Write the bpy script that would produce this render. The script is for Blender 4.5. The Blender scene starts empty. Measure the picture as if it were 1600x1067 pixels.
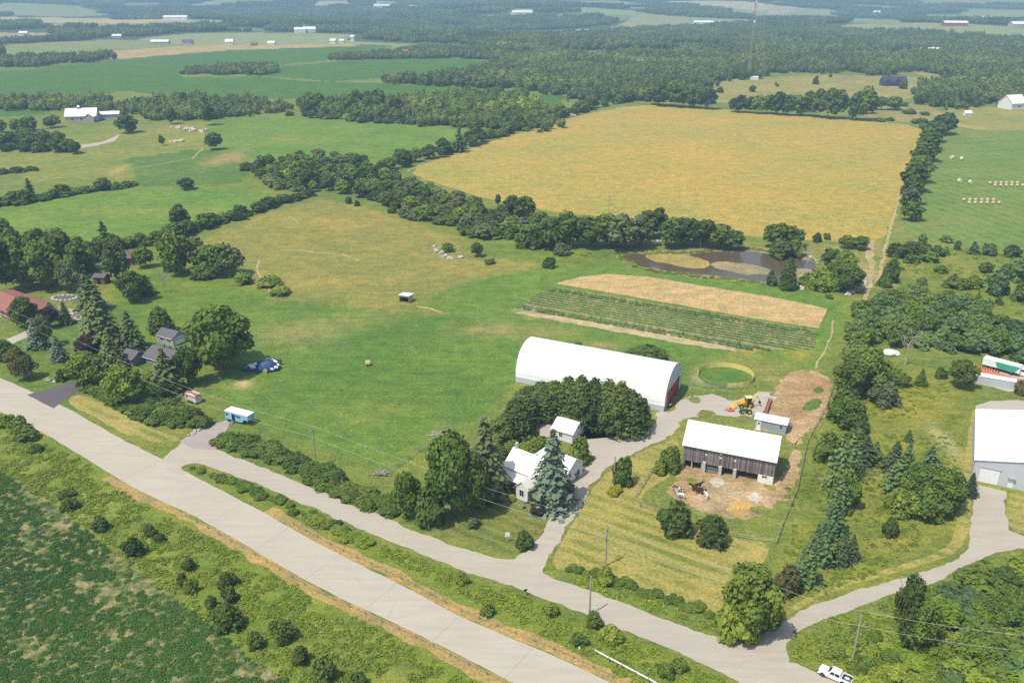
import bpy, math, random
import numpy as np
from mathutils import Vector, Matrix, noise as mnoise
R=math.radians; PI=math.pi
random.seed(7); rng=np.random.default_rng(7)
S=bpy.context.scene; COL=S.collection
# ---------------------------------------------------------------- camera, world, sun, exposure
CH=100.0; F=1340.0; HZ=-30.0; CX,CY=800.0,533.5
PITCH=math.atan((CY-HZ)/F)
cd=bpy.data.cameras.new('camera'); cam=bpy.data.objects.new('camera',cd); COL.objects.link(cam)
cd.sensor_width=36; cd.lens=F/1600*36; cd.clip_start=1; cd.clip_end=40000
cam.location=(0,0,CH); cam.rotation_euler=(PI/2-PITCH,0,0); S.camera=cam
SUN_EL=61.5; SUNV=Vector((-0.78,-0.62,0)).normalized()*math.cos(R(SUN_EL))+Vector((0,0,math.sin(R(SUN_EL))))
W=bpy.data.worlds.new('World'); S.world=W; W.use_nodes=True
nt=W.node_tree; nt.nodes.clear()
sk=nt.nodes.new('ShaderNodeTexSky'); sk.sky_type='NISHITA'; sk.sun_disc=False
sk.sun_elevation=R(SUN_EL); sk.sun_rotation=math.atan2(SUNV.x,SUNV.y); sk.air_density=1.0; sk.dust_density=2.0
bg=nt.nodes.new('ShaderNodeBackground'); bg.inputs[1].default_value=0.15
wo=nt.nodes.new('ShaderNodeOutputWorld'); nt.links.new(sk.outputs[0],bg.inputs[0]); nt.links.new(bg.outputs[0],wo.inputs[0])
sl=bpy.data.lights.new('sun','SUN'); sl.energy=3.8; sl.angle=R(0.6); sl.color=(1,0.95,0.86)
so=bpy.data.objects.new('sun',sl); COL.objects.link(so); so.location=(0,0,300); so.rotation_euler=SUNV.to_track_quat('Z','Y').to_euler()
S.view_settings.view_transform='Standard'; S.view_settings.look='None'; S.view_settings.gamma=1; S.view_settings.exposure=0.28
S.view_settings.use_curve_mapping=False
S.cycles.use_denoising=False; S.cycles.max_bounces=5; S.cycles.diffuse_bounces=3; S.cycles.volume_bounces=0
S.cycles.transparent_max_bounces=6; S.cycles.sample_clamp_indirect=4
# ---------------------------------------------------------------- terrain height and pixel -> ground
def sstep(a,b,x):
    t=np.clip((x-a)/(b-a),0,1); return t*t*(3-2*t)
def hgt(x,y):
    x=np.asarray(x,float); y=np.asarray(y,float); r=np.hypot(x,y)
    a=sstep(1050,2600,r); b=sstep(2500,9500,r)
    w=(np.sin(x/410+1.3)*np.cos(y/530+.4)+.6*np.sin((x+y)/260+2)+.5*np.cos((x-1.4*y)/340))
    w2=np.sin(x/1300+.5)+.7*np.cos(x/800+y/1900)
    return a*(w*12-6)+b*(118+32*w2+34*w)
def G(px,py):
    X=(px-CX)/F; Yd=(py-CY)/F; c,s=math.cos(PITCH),math.sin(PITCH)
    d=np.array([X,c-Yd*s,-s-Yd*c])
    if d[2]>=-1e-4: d[2]=-1e-4
    t=CH/-d[2]
    if t*math.hypot(d[0],d[1])<1050: return Vector((d[0]*t,d[1]*t,0.0))
    t=900.0
    while t<14000:
        z=CH+d[2]*t
        if z<=float(hgt(d[0]*t,d[1]*t)): break
        t*=1.006
    return Vector((d[0]*t,d[1]*t,float(hgt(d[0]*t,d[1]*t))))
_a,_b=G(400,830),G(700,975); RD=math.atan2(_b.y-_a.y,_b.x-_a.x)
def pxm(p):                      # pixels (of 1600) per metre at a ground point
    z=p.y*math.cos(PITCH)+(CH-p.z)*math.sin(PITCH); return F/z
def vpx(p): return pxm(p)*math.cos(math.atan2(CH-p.z,math.hypot(p.x,p.y)))   # pixels per metre of height
# ---------------------------------------------------------------- objects
def tag(o,label=None,cat=None,group=None,kind=None):
    if label: o['label']=label
    if cat: o['category']=cat
    if group: o['group']=group
    if kind: o['kind']=kind
    return o
def thing(name,label,cat,loc=(0,0,0),rz=0,group=None):
    o=bpy.data.objects.new(name,None); COL.objects.link(o); o.location=loc; o.rotation_euler=(0,0,rz); o.empty_display_size=.5
    return tag(o,label,cat,group)
def link(name,me,parent=None,mat=None):
    o=bpy.data.objects.new(name,me); COL.objects.link(o)
    if parent is not None: o.parent=parent
    if mat is not None:
        if len(me.materials)==0: me.materials.append(mat)
        else: o.material_slots[0].link='OBJECT'; o.material_slots[0].material=mat
    return o
def copy_tree(o,parent=None):
    c=o.copy(); COL.objects.link(c)
    if parent is not None: c.parent=parent
    for ch in list(o.children): copy_tree(ch,c)
    return c
class MB:
    def __init__(s): s.v=[]; s.f=[]
    def add(s,vs,fs):
        n=len(s.v); s.v+= [tuple(v) for v in vs]; s.f+=[tuple(i+n for i in f) for f in fs]; return s
    def box(s,x0,x1,y0,y1,z0,z1):
        return s.add([(x0,y0,z0),(x1,y0,z0),(x1,y1,z0),(x0,y1,z0),(x0,y0,z1),(x1,y0,z1),(x1,y1,z1),(x0,y1,z1)],
            [(0,3,2,1),(4,5,6,7),(0,1,5,4),(1,2,6,5),(2,3,7,6),(3,0,4,7)])
    def tub(s,p0,p1,r0,r1=None,n=6,cap=True):
        r1=r0 if r1 is None else r1; p0=Vector(p0); p1=Vector(p1); d=(p1-p0)
        if d.length<1e-6: return s
        d.normalize(); u=d.orthogonal().normalized(); w=d.cross(u)
        vs=[]
        for p,r in ((p0,r0),(p1,r1)):
            for k in range(n):
                a=2*PI*k/n; vs.append(p+(u*math.cos(a)+w*math.sin(a))*r)
        fs=[(k,(k+1)%n,n+(k+1)%n,n+k) for k in range(n)]
        if cap: fs+=[tuple(range(n-1,-1,-1)),tuple(range(n,2*n))]
        return s.add(vs,fs)
    def prism_y(s,prof,y0,y1):    # profile in x,z extruded along y
        n=len(prof); vs=[(x,y0,z) for x,z in prof]+[(x,y1,z) for x,z in prof]
        return s.add(vs,[(k,(k+1)%n,n+(k+1)%n,n+k) for k in range(n)]+[tuple(range(n-1,-1,-1)),tuple(range(n,2*n))])
    def prism_x(s,prof,x0,x1):    # profile in y,z extruded along x
        n=len(prof); vs=[(x0,y,z) for y,z in prof]+[(x1,y,z) for y,z in prof]
        return s.add(vs,[(k,(k+1)%n,n+(k+1)%n,n+k) for k in range(n)]+[tuple(range(n-1,-1,-1)),tuple(range(n,2*n))])
    def prism_z(s,prof,z0,z1):
        n=len(prof); vs=[(x,y,z0) for x,y in prof]+[(x,y,z1) for x,y in prof]
        return s.add(vs,[(k,(k+1)%n,n+(k+1)%n,n+k) for k in range(n)]+[tuple(range(n-1,-1,-1)),tuple(range(n,2*n))])
    def hexa(s,lo,hi):            # lo, hi: four points each, counterclockwise
        return s.add(list(lo)+list(hi),[(3,2,1,0),(4,5,6,7),(0,1,5,4),(1,2,6,5),(2,3,7,6),(3,0,4,7)])
    def blob(s,c,r,seed=0,amp=.2,seg=8,rings=6,flat=None):
        vs=[]; c=Vector(c); rx,ry,rz_=(r if isinstance(r,(tuple,list)) else (r,r,r))
        for i in range(rings+1):
            t=PI*i/rings
            for k in range(seg):
                a=2*PI*k/seg; d=Vector((math.sin(t)*math.cos(a),math.sin(t)*math.sin(a),math.cos(t)))
                q=1+amp*mnoise.noise(d*1.7+Vector((seed*3.1,seed,0)))*1.8
                z=d.z*rz_*q
                if flat is not None: z=max(z,flat)
                vs.append(c+Vector((d.x*rx*q,d.y*ry*q,z)))
        fs=[]
        for i in range(rings):
            for k in range(seg): fs.append((i*seg+k,(i+1)*seg+k,(i+1)*seg+(k+1)%seg,i*seg+(k+1)%seg))
        return s.add(vs,fs)
    def mesh(s,name,mat=None,smooth=False):
        me=bpy.data.meshes.new(name); me.from_pydata(s.v,[],s.f); me.update()
        if mat: me.materials.append(mat)
        if smooth: me.polygons.foreach_set('use_smooth',[True]*len(me.polygons))
        return me
    def build(s,name,mat,parent=None,smooth=False,kind=None,bev=0):
        o=link(name,s.mesh(name,mat,smooth),parent)
        if bev:
            m=o.modifiers.new('b','BEVEL'); m.width=bev; m.segments=2; m.limit_method='ANGLE'
        if kind: o['kind']=kind
        return o
# ---------------------------------------------------------------- materials
class NT:
    def __init__(s,name,rough=.9,spec=.2):
        s.m=bpy.data.materials.new(name); s.m.use_nodes=True; s.t=s.m.node_tree; s.n=s.t.nodes; s.l=s.t.links
        s.b=s.n['Principled BSDF']; s.b.inputs['Roughness'].default_value=rough; s.b.inputs['Specular IOR Level'].default_value=spec
        s.tc=s.n.new('ShaderNodeTexCoord'); s.geo=s.n.new('ShaderNodeNewGeometry')
    def pos(s): return s.geo.outputs['Position']
    def obj(s): return s.tc.outputs['Object']
    def mapp(s,v,scale=(1,1,1),rz=0,loc=(0,0,0)):
        n=s.n.new('ShaderNodeMapping'); n.inputs['Scale'].default_value=scale; n.inputs['Rotation'].default_value=(0,0,rz); n.inputs['Location'].default_value=loc
        s.l.new(v,n.inputs[0]); return n.outputs[0]
    def noise(s,v,scale,detail=3,rough=.55,dist=0):
        n=s.n.new('ShaderNodeTexNoise'); n.inputs['Scale'].default_value=scale; n.inputs['Detail'].default_value=detail
        n.inputs['Roughness'].default_value=rough; n.inputs['Distortion'].default_value=dist; s.l.new(v,n.inputs['Vector']); return n.outputs[0]
    def vor(s,v,scale,feat='F1',out=0):
        n=s.n.new('ShaderNodeTexVoronoi'); n.feature=feat; n.inputs['Scale'].default_value=scale; s.l.new(v,n.inputs['Vector']); return n.outputs[out]
    def wave(s,v,scale,dist=0,det=2,dscale=1,axis='X'):
        n=s.n.new('ShaderNodeTexWave'); n.bands_direction=axis; n.inputs['Scale'].default_value=scale; n.inputs['Distortion'].default_value=dist
        n.inputs['Detail'].default_value=det; n.inputs['Detail Scale'].default_value=dscale; s.l.new(v,n.inputs[0]); return n.outputs['Fac']
    def mr(s,v,a,b,c=0,d=1,smooth=False):
        n=s.n.new('ShaderNodeMapRange'); n.inputs[1].default_value=a; n.inputs[2].default_value=b; n.inputs[3].default_value=c; n.inputs[4].default_value=d
        if smooth: n.interpolation_type='SMOOTHSTEP'
        s.l.new(v,n.inputs[0]); return n.outputs[0]
    def math(s,op,a,b=None):
        n=s.n.new('ShaderNodeMath'); n.operation=op
        for i,v in enumerate((a,b)):
            if v is None: continue
            if isinstance(v,(int,float)): n.inputs[i].default_value=v
            else: s.l.new(v,n.inputs[i])
        return n.outputs[0]
    def mix(s,f,a,b,mode='MIX'):
        n=s.n.new('ShaderNodeMix'); n.data_type='RGBA'; n.blend_type=mode; n.clamp_factor=True
        for i,v in ((0,f),(6,a),(7,b)):
            if isinstance(v,(int,float)): n.inputs[i].default_value=v
            elif isinstance(v,(tuple,list)): n.inputs[i].default_value=(*v[:3],1)
            else: s.l.new(v,n.inputs[i])
        return n.outputs[2]
    def attr(s,name,out='Color'):
        n=s.n.new('ShaderNodeAttribute'); n.attribute_name=name; return n.outputs[out]
    def rand(s): return s.n.new('ShaderNodeObjectInfo').outputs['Random']
    def color(s,c):
        if isinstance(c,(tuple,list)): s.b.inputs['Base Color'].default_value=(*c[:3],1)
        else: s.l.new(c,s.b.inputs['Base Color'])
        return s
    def bump(s,h,strength=.5,dist=.1):
        n=s.n.new('ShaderNodeBump'); n.inputs['Strength'].default_value=strength; n.inputs['Distance'].default_value=dist
        s.l.new(h,n.inputs['Height']); s.l.new(n.outputs[0],s.b.inputs['Normal']); return s
def mul(c,k): return tuple(x*k for x in c)
def grass_mat(name,c,dry=None,dryamt=.35,stripe=None,fine=1.6,bump=.6,cover=False,patch=.03,soil=None,soilamt=0):
    t=NT(name); P=t.pos()
    base=t.attr('cover') if cover else c
    n1=t.noise(P,patch,4,.6); n2=t.noise(P,fine,4,.75); n3=t.noise(P,.22,4,.65,.6); n4=t.noise(t.mapp(P,(.16,1.3,1),R(12)),.45,4,.7,.4)
    if cover:
        col=t.mix(t.mr(n1,.35,.68),t.mix(1,base,(.82,.93,.86),'MULTIPLY'),t.mix(1,base,(1.22,1.10,1.0),'MULTIPLY'))
    else:
        col=t.mix(t.math('MULTIPLY',t.mr(n1,.38,.66),dryamt),c,dry or mul(c,1.2))
    col=t.mix(t.mr(n3,.36,.64),t.mix(1,col,(.80,.86,.85),'MULTIPLY'),t.mix(1,col,(1.2,1.12,1.02),'MULTIPLY'))
    col=t.mix(t.mr(n4,.34,.66),t.mix(1,col,(.84,.88,.86),'MULTIPLY'),t.mix(1,col,(1.18,1.10,1.06),'MULTIPLY'))
    if stripe:
        for (ang,per,amt,wob) in stripe:
            w=t.wave(t.mapp(P,rz=ang),2*PI/per/20*1.0,wob,2,.6)
            col=t.mix(t.math('MULTIPLY',t.mr(w,.25,.75),amt),col,dry or mul(c,1.3))
    if soil:
        ns=t.noise(t.mapp(P,(.55,1.5,1),-RD),.07,6,.75,.6); ns2=t.noise(P,.9,3,.7)
        k=t.math('MULTIPLY',t.mr(ns,.56-soilamt*.12,.64),t.mr(ns2,.38,.62)); col=t.mix(k,col,soil)
    col=t.mix(t.mr(n2,.34,.66),t.mix(1,col,(.60,.66,.58),'MULTIPLY'),t.mix(1,col,(1.34,1.28,1.22),'MULTIPLY'))
    t.color(col); t.bump(t.math('ADD',n2,t.math('MULTIPLY',n3,.8)),bump,.5)
    return t.m
def plain(name,c,rough=.6,var=.12,scale=3,spec=.3,metal=0,bump=0,objco=True):
    t=NT(name,rough,spec); v=t.obj() if objco else t.pos()
    n=t.noise(v,scale,4,.6)
    t.color(t.mix(t.mr(n,.3,.7),mul(c,1-var),mul(c,1+var)))
    t.b.inputs['Metallic'].default_value=metal
    if bump: t.bump(n,bump,.05)
    return t.m
def ribbed(name,c,per=.3,axis='X',rough=.45,var=.05,rust=None,amt=.5,spec=.4,streak=0):
    t=NT(name,rough,spec); v=t.obj(); w=t.wave(v,2*PI/per/20,0,0,1,axis); n=t.noise(v,.5,4,.6)
    col=t.mix(t.mr(n,.3,.7),mul(c,1-var),c)
    if rust: col=t.mix(t.mr(t.noise(v,1.2,5,.7),.5,.62,0,amt),col,rust)
    if streak:
        sc=(3,3,.25); st=t.noise(t.mapp(v,scale=sc),1.5,4,.7); col=t.mix(t.mr(st,.45,.75,0,streak),col,mul(c,.72))
    t.color(col); t.bump(w,.35,.03); return t.m
def leaf_mat(name,dark,light,trans=.22):
    t=NT(name,.75,.15)
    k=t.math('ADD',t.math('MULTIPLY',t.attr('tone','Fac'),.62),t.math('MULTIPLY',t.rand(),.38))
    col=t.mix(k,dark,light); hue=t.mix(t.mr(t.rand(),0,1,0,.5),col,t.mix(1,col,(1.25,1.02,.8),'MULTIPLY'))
    big=t.noise(t.pos(),.011,3,.6); hue=t.mix(t.mr(big,.36,.64),t.mix(1,hue,(.70,.80,.86),'MULTIPLY'),t.mix(1,hue,(1.16,1.20,.95),'MULTIPLY'))
    t.color(hue)
    tr=t.n.new('ShaderNodeBsdfTranslucent'); t.l.new(t.mix(1,hue,(1.3,1.35,.7),'MULTIPLY'),tr.inputs[0])
    ms=t.n.new('ShaderNodeMixShader'); ms.inputs[0].default_value=trans
    t.l.new(t.b.outputs[0],ms.inputs[1]); t.l.new(tr.outputs[0],ms.inputs[2]); t.l.new(ms.outputs[0],t.n['Material Output'].inputs[0])
    return t.m
# ================================================================ GROUND
GREEN=(.125,.185,.035); LUSH=(.085,.165,.028); OLIVE=(.20,.205,.062); YEL=(.30,.25,.07); TAN=(.42,.33,.16); DKG=(.068,.15,.018); WEED=(.12,.19,.025)
BLUEG=(.035,.06,.03); DRY=(.36,.27,.12); MEAD=(.165,.205,.045)
def wpoly(pts): return np.array([G(x,y)[:2] for x,y in pts])
def inpoly(X,Y,poly):
    r=np.zeros(X.shape,bool); n=len(poly); j=n-1
    for i in range(n):
        xi,yi=poly[i]; xj,yj=poly[j]
        c=((yi>Y)!=(yj>Y))
        with np.errstate(all='ignore'): c&=(X<(xj-xi)*(Y-yi)/(yj-yi)+xi)
        r^=c; j=i
    return r
# big covers: (polygon in photo coordinates, colour)
FIELDS=[
 # middle left meadows
 ([(-200,235),(0,232),(60,215),(190,205),(330,190),(330,240),(190,262),(60,282),(-200,300)],(.20,.225,.05)),
 ([(195,250),(290,235),(340,236),(385,262),(380,285),(300,293),(215,290)],(.10,.175,.035)),
 ([(330,188),(400,182),(560,188),(710,198),(725,212),(690,232),(640,252),(560,262),(430,262),(380,250),(345,232),(318,215)],(.13,.22,.035)),
 ([(-200,330),(0,324),(110,305),(215,293),(330,297),(440,303),(425,318),(330,345),(240,375),(120,380),(-200,420)],(.125,.22,.035)),
 ([(-200,270),(0,262),(60,284),(60,300),(-200,330)],(.17,.21,.05)),
 # dark crop fields
 ([(-300,125),(0,113),(100,103),(220,92),(400,74),(540,69),(610,72),(600,84),(420,104),(285,107),(285,122),(400,120),(480,127),(700,134),(890,151),(862,178),(700,165),(560,152),(430,155),(330,158),(200,143),(0,163),(-300,180)],DKG),
 ([(385,118),(440,106),(560,93),(690,90),(770,98),(775,104),(740,118),(600,122),(520,128)],DKG),
 ([(-300,175),(0,163),(90,160),(95,170),(60,180),(-300,195)],DKG),
 # pasture
 ([(320,372),(420,330),(510,312),(575,325),(640,345),(700,372),(745,400),(850,412),(960,420),(870,440),(800,475),(770,500),(640,490),(520,500),(420,470),(380,430),(330,410)],(.235,.225,.06)),
 ([(330,620),(345,590),(380,500),(440,470),(640,490),(790,495),(900,505),(1150,545),(1100,600),(1060,610),(860,560),(800,600),(740,660),(640,735),(600,735),(480,690),(400,650)],(.115,.20,.034)),
 ([(180,445),(240,420),(300,425),(400,450),(430,460),(380,490),(400,520),(300,545),(180,545)],(.125,.20,.03)),
 ([(0,540),(60,500),(200,480),(240,560),(220,620),(120,640),(0,595)],(.115,.18,.032)),
 ([(640,480),(700,455),(770,432),(850,412),(940,420),(1050,425),(1280,440),(1330,440),(1340,470),(1290,560),(1270,575),(1160,550),(1290,520),(1300,480),(1100,445),(950,425),(870,440),(800,485),(700,490)],(.135,.215,.035)),
 # right
 ([(1395,385),(1450,385),(1600,392),(1800,400),(1800,520),(1600,500),(1520,470),(1380,470)],(.155,.20,.035)),
 ([(1320,570),(1480,580),(1520,620),(1525,830),(1450,900),(1230,960),(1215,880),(1290,740),(1330,640)],(.185,.21,.04)),
 ([(1480,170),(1600,165),(1700,165),(1700,200),(1600,205),(1480,230)],(.26,.25,.08)),
 # beyond golden field
 ([(1000,150),(1100,128),(1180,122),(1300,118),(1450,122),(1470,140),(1350,170),(1200,160),(1020,162)],(.27,.25,.085)),
 ([(1330,165),(1460,160),(1480,190),(1350,190)],(.27,.24,.09)),
 ([(1400,105),(1500,100),(1505,112),(1460,122),(1410,112)],(.28,.25,.10)),
 ([(896,81),(968,83),(970,89),(898,92)],(.27,.27,.12)),
 # far left strips
 ([(0,70),(180,62),(300,70),(300,76),(180,78),(0,88)],(.22,.24,.09)),
 ([(-200,92),(0,90),(200,78),(300,72),(560,69),(560,72),(340,80),(200,92),(0,106),(-200,118)],(.38,.29,.14)),
 ([(-100,30),(30,28),(180,30),(300,32),(300,36),(180,38),(0,38)],(.44,.36,.2)),
 ([(260,35),(355,37),(350,42),(260,40)],(.2,.24,.1)),([(360,43),(400,44),(420,50),(360,48)],(.15,.2,.08)),
 ([(410,52),(500,54),(500,58),(410,57)],(.24,.27,.12)),
 ([(1040,3),(1150,2),(1200,8),(1260,14),(1180,17),(1060,8)],(.44,.38,.26)),
 ([(990,41),(1060,43),(1035,46),(950,47)],(.42,.38,.26)),([(1330,31),(1410,33),(1405,40),(1330,36)],(.2,.25,.12)),
 ([(1500,14),(1600,16),(1700,20),(1700,34),(1600,34),(1500,31)],(.24,.27,.13)),([(1440,22),(1520,25),(1510,30),(1440,28)],(.17,.23,.11)),
 ([(900,7),(980,6),(980,9),(900,11)],(.22,.26,.14)),([(950,23),(985,24),(980,33),(930,34)],(.16,.22,.11)),([(880,20),(930,22),(925,27),(850,30)],(.16,.22,.11)),
 ([(500,2),(545,2),(545,8),(490,10)],(.35,.33,.2)),([(580,2),(625,4),(620,10),(585,8)],(.35,.32,.2)),([(640,8),(665,10),(660,14),(642,12)],(.42,.38,.26)),
 ([(750,24),(800,26),(790,30),(745,28)],(.2,.25,.14)),([(1200,10),(1240,12),(1240,20),(1200,24)],(.38,.33,.24)),([(800,15),(832,15),(830,22),(798,24)],(.42,.36,.26)),
 ([(1240,66),(1300,68),(1295,74),(1240,72)],(.2,.26,.12)),([(1520,52),(1600,54),(1600,60),(1520,58)],(.17,.24,.12)),
 ([(850,37),(890,38),(885,41),(850,41)],(.3,.3,.2)),([(195,5),(250,5),(240,14),(200,14)],(.16,.22,.11)),
]
FW=[(wpoly(p),c) for p,c in FIELDS]
# soft tints of the grass cover: (x, y, rx, ry, colour, strength)
BLOBS=[(470,520,70,18,(.27,.245,.09),.85),(560,505,60,12,(.26,.235,.085),.5),(640,455,60,30,(.17,.195,.05),.6),(560,350,60,18,(.30,.24,.07),.7),(700,375,40,12,(.30,.25,.07),.6),
 (620,525,70,25,LUSH,.75),(700,520,40,20,LUSH,.5),(560,590,120,35,LUSH,.6),(500,480,40,16,LUSH,.5),(700,600,80,40,LUSH,.5),(770,515,50,10,(.27,.23,.10),.8),(850,520,60,8,(.27,.24,.09),.7),
 (940,540,30,4,(.38,.26,.14),.8),(380,600,14,7,(.50,.40,.22),.9),(480,440,60,12,(.28,.245,.07),.6),(610,435,40,10,(.32,.27,.08),.6),(430,390,60,20,(.24,.225,.06),.5),(600,400,70,18,(.19,.205,.055),.6),(520,330,40,10,(.24,.22,.06),.4),
 (340,250,18,8,(.33,.24,.10),.6),(360,245,20,9,(.34,.24,.11),.8),(187,265,9,8,(.38,.29,.08),.8),(290,215,40,6,(.27,.25,.07),.5),(420,215,90,8,(.2,.24,.05),.5),(120,300,60,4,(.24,.24,.07),.6),(230,330,160,6,(.22,.245,.05),.6),(60,345,70,8,(.19,.24,.04),.7),
 (1170,545,15,8,(.36,.28,.05),.9),(1250,555,18,7,(.34,.28,.05),.8),(1125,590,30,10,(.16,.19,.04),.5),(1140,570,70,12,(.24,.23,.07),.6),(1095,590,14,9,(.40,.33,.20),.8),(1205,590,14,14,(.30,.25,.09),.7),
 (700,700,25,35,(.27,.225,.06),.7),(690,690,14,18,(.38,.32,.18),.6),(660,720,30,20,(.2,.21,.05),.6),(600,640,60,20,(.18,.215,.045),.5),(450,650,70,20,(.12,.185,.035),.5),(340,640,20,12,(.15,.19,.04),.4),
 (200,660,50,20,(.20,.20,.05),.8),(250,680,40,12,(.22,.205,.055),.8),(1420,640,50,25,(.30,.255,.045),.85),(1380,620,30,14,(.28,.25,.045),.6),(1430,690,50,12,(.25,.24,.05),.6),(1470,600,40,10,(.22,.23,.05),.5),(1375,740,18,25,(.24,.21,.06),.7),(1500,720,14,60,(.27,.235,.08),.7),(1478,690,10,20,(.48,.42,.28),.7),
 (1400,850,35,12,(.29,.245,.06),.8),(1365,880,40,10,(.2,.225,.03),.5),(1270,780,20,60,(.10,.165,.03),.6),(1480,420,60,12,(.22,.225,.045),.7),(1570,430,50,10,(.22,.22,.045),.6),(1530,475,60,10,(.20,.22,.04),.5),
 (1385,340,10,60,(.30,.25,.08),.7),(1372,390,16,30,(.32,.26,.11),.7),(1365,430,14,24,(.40,.32,.19),.8),(1320,470,20,30,(.20,.235,.04),.4),(1350,480,10,20,(.28,.25,.07),.6),(1300,400,60,12,(.25,.23,.07),.6),(1260,392,40,5,(.30,.26,.10),.5),
 (1180,395,30,6,(.33,.24,.14),.7),(870,400,40,10,(.13,.20,.03),.6),(940,395,30,12,(.09,.17,.04),.7),(900,395,18,6,(.24,.25,.03),.6),(300,440,80,14,(.17,.22,.035),.5),(270,520,30,12,(.17,.21,.03),.4),(250,165,60,6,(.24,.22,.08),.5),(270,200,40,6,(.27,.23,.1),.6),
 (1040,735,12,20,(.13,.18,.035),.6),(1000,720,30,15,(.16,.2,.035),.5),(820,650,20,6,(.38,.27,.15),.5),(1560,210,40,5,(.34,.26,.13),.6),(1500,200,30,8,(.36,.27,.13),.6),(1100,630,80,12,(.2,.205,.06),.3)]
def softn(X,Y,s,seed):           # cheap smooth value noise 0..1
    a=np.sin(X/s+seed)*np.cos(Y/s*.9+seed*2)+np.sin((X+.7*Y)/s*1.7+seed)*.6+np.cos((X*.6-Y)/s*2.3+seed*3)*.45
    return a/2.05*.5+.5
def cover(X,Y):
    r=np.hypot(X,Y); C=np.empty(X.shape+(3,)); C[:]=MEAD
    n=softn(X,Y,40,1); C+= (n[...,None]-.5)*np.array([.05,.02,.02])
    fr=sstep(1000,1800,r)[...,None]; nf=softn(X,Y,230,3)
    farc=np.where((nf>.63)[...,None],np.array([.25,.28,.13]),np.where((nf<.22)[...,None],np.array([.34,.29,.17]),np.array([.06,.09,.04])))
    C=C*(1-fr)+farc*fr
    jx=X+6*np.sin(Y/9+1)*np.clip(r/900,0,1.5)*.5; jy=Y+5*np.sin(X/11)*np.clip(r/900,0,1.5)*.5
    for poly,c in FW:
        m=inpoly(jx,jy,poly); C[m]=c
    for (px,py,rx,ry,c,st) in BLOBS:
        p=G(px,py); a=abs(G(px+rx,py).x-p.x); b=abs(G(px,py-ry).y-G(px,py+ry).y)/2
        d=((X-p.x)/a)**2+((Y-p.y)/b)**2
        d=d*(1+1.1*(softn(X,Y,max(2.5,a*.14),px)-.5)+.7*(softn(X,Y,max(1.2,a*.05),py)-.5))
        k=(st*np.exp(-d*.9))[...,None]; C=C*(1-k)+np.array(c)*k
    return np.clip(C,.005,.8)
ang=np.concatenate([np.arange(-180,-40,4.0),np.arange(-40,40.01,.13),np.arange(44,180,4.0)])*PI/180
rr=np.concatenate([[8,30],np.exp(np.arange(math.log(55),math.log(16000),.0115))])
A_,R_=np.meshgrid(ang,rr); X=np.sin(A_)*R_; Y=np.cos(A_)*R_; Z=hgt(X,Y)
C=cover(X,Y); na,nr=len(ang),len(rr)
verts=np.stack([X,Y,Z],-1).reshape(-1,3); verts=np.vstack([verts,[[0,0,0]]])
idx=np.arange(na*nr).reshape(nr,na); nxt=np.roll(idx,-1,1)
q=np.stack([idx[:-1],nxt[:-1],nxt[1:],idx[1:]],-1).reshape(-1,4)[:, ::-1]
me=bpy.data.meshes.new('ground'); nq=len(q); fan=np.stack([idx[0],np.full(na,na*nr),nxt[0]],-1)[:, ::1]
me.vertices.add(len(verts)); me.vertices.foreach_set('co',verts.ravel().astype(np.float32))
loops=np.concatenate([q.ravel(),fan.ravel()]); me.loops.add(len(loops)); me.loops.foreach_set('vertex_index',loops.astype(np.int32))
me.polygons.add(nq+na); me.polygons.foreach_set('loop_start',np.concatenate([np.arange(nq)*4,nq*4+np.arange(na)*3]).astype(np.int32))
me.polygons.foreach_set('loop_total',np.concatenate([np.full(nq,4),np.full(na,3)]).astype(np.int32))
me.update(); me.validate()
ca=me.color_attributes.new('cover','FLOAT_COLOR','POINT'); cc=np.ones((len(verts),4),np.float32); cc[:-1,:3]=C.reshape(-1,3); cc[-1,:3]=MEAD; ca.data.foreach_set('color',cc.ravel())
me.polygons.foreach_set('use_smooth',[True]*len(me.polygons))
M_GROUND=grass_mat('ground_grass',None,cover=True,fine=1.3,bump=.7)
link('ground',me,None,M_GROUND)['kind']='structure'
# ---------------------------------------------------------------- flat sheets laid on the ground
LAY=[0]
def wavy(P,step=2.0,j=.25,closed=True):
    out=[]; n=len(P)
    for i in range(n if closed else n-1):
        a=P[i]; b=P[(i+1)%n]; d=b-a; L=math.hypot(d[0],d[1]); k=max(1,int(L/step)); nn=np.array([-d[1],d[0]])/max(L,1e-6)
        for t in range(k):
            p=a+d*t/k
            o=j*2*mnoise.noise(Vector((p[0]*.35,p[1]*.35,.5)))+ (j*random.uniform(-.5,.5))
            out.append(p+nn*(o if t else 0))
    if not closed: out.append(P[-1])
    return out
def smooth_pts(P,it=1,closed=True):
    P=[np.array(p,float) for p in P]
    for _ in range(it):
        Q=[]; n=len(P)
        for i in range(n if closed else n-1):
            a=P[i]; b=P[(i+1)%n]; Q+=[a*.75+b*.25,a*.25+b*.75]
        P=Q if closed else [P[0]]+Q+[P[-1]]
    return P
def sheet(name,pts,mat,z,step=2.0,j=.25,sm=1,kind='structure',world=False,label=None):
    P=[np.array(p,float) for p in (pts if world else wpoly(pts))]
    if sm: P=smooth_pts(P,sm)
    P=wavy(P,step,j)
    me=bpy.data.meshes.new(name); me.from_pydata([(p[0],p[1],z) for p in P],[],[tuple(range(len(P)))]); me.update()
    if me.polygons[0].normal.z<0: me.flip_normals()
    o=link(name,me,None,mat); o['kind']=kind
    if label: o['label']=label
    return o
def wdir(a,b): p,q=G(*a),G(*b); return math.atan2(q.y-p.y,q.x-p.x)
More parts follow.
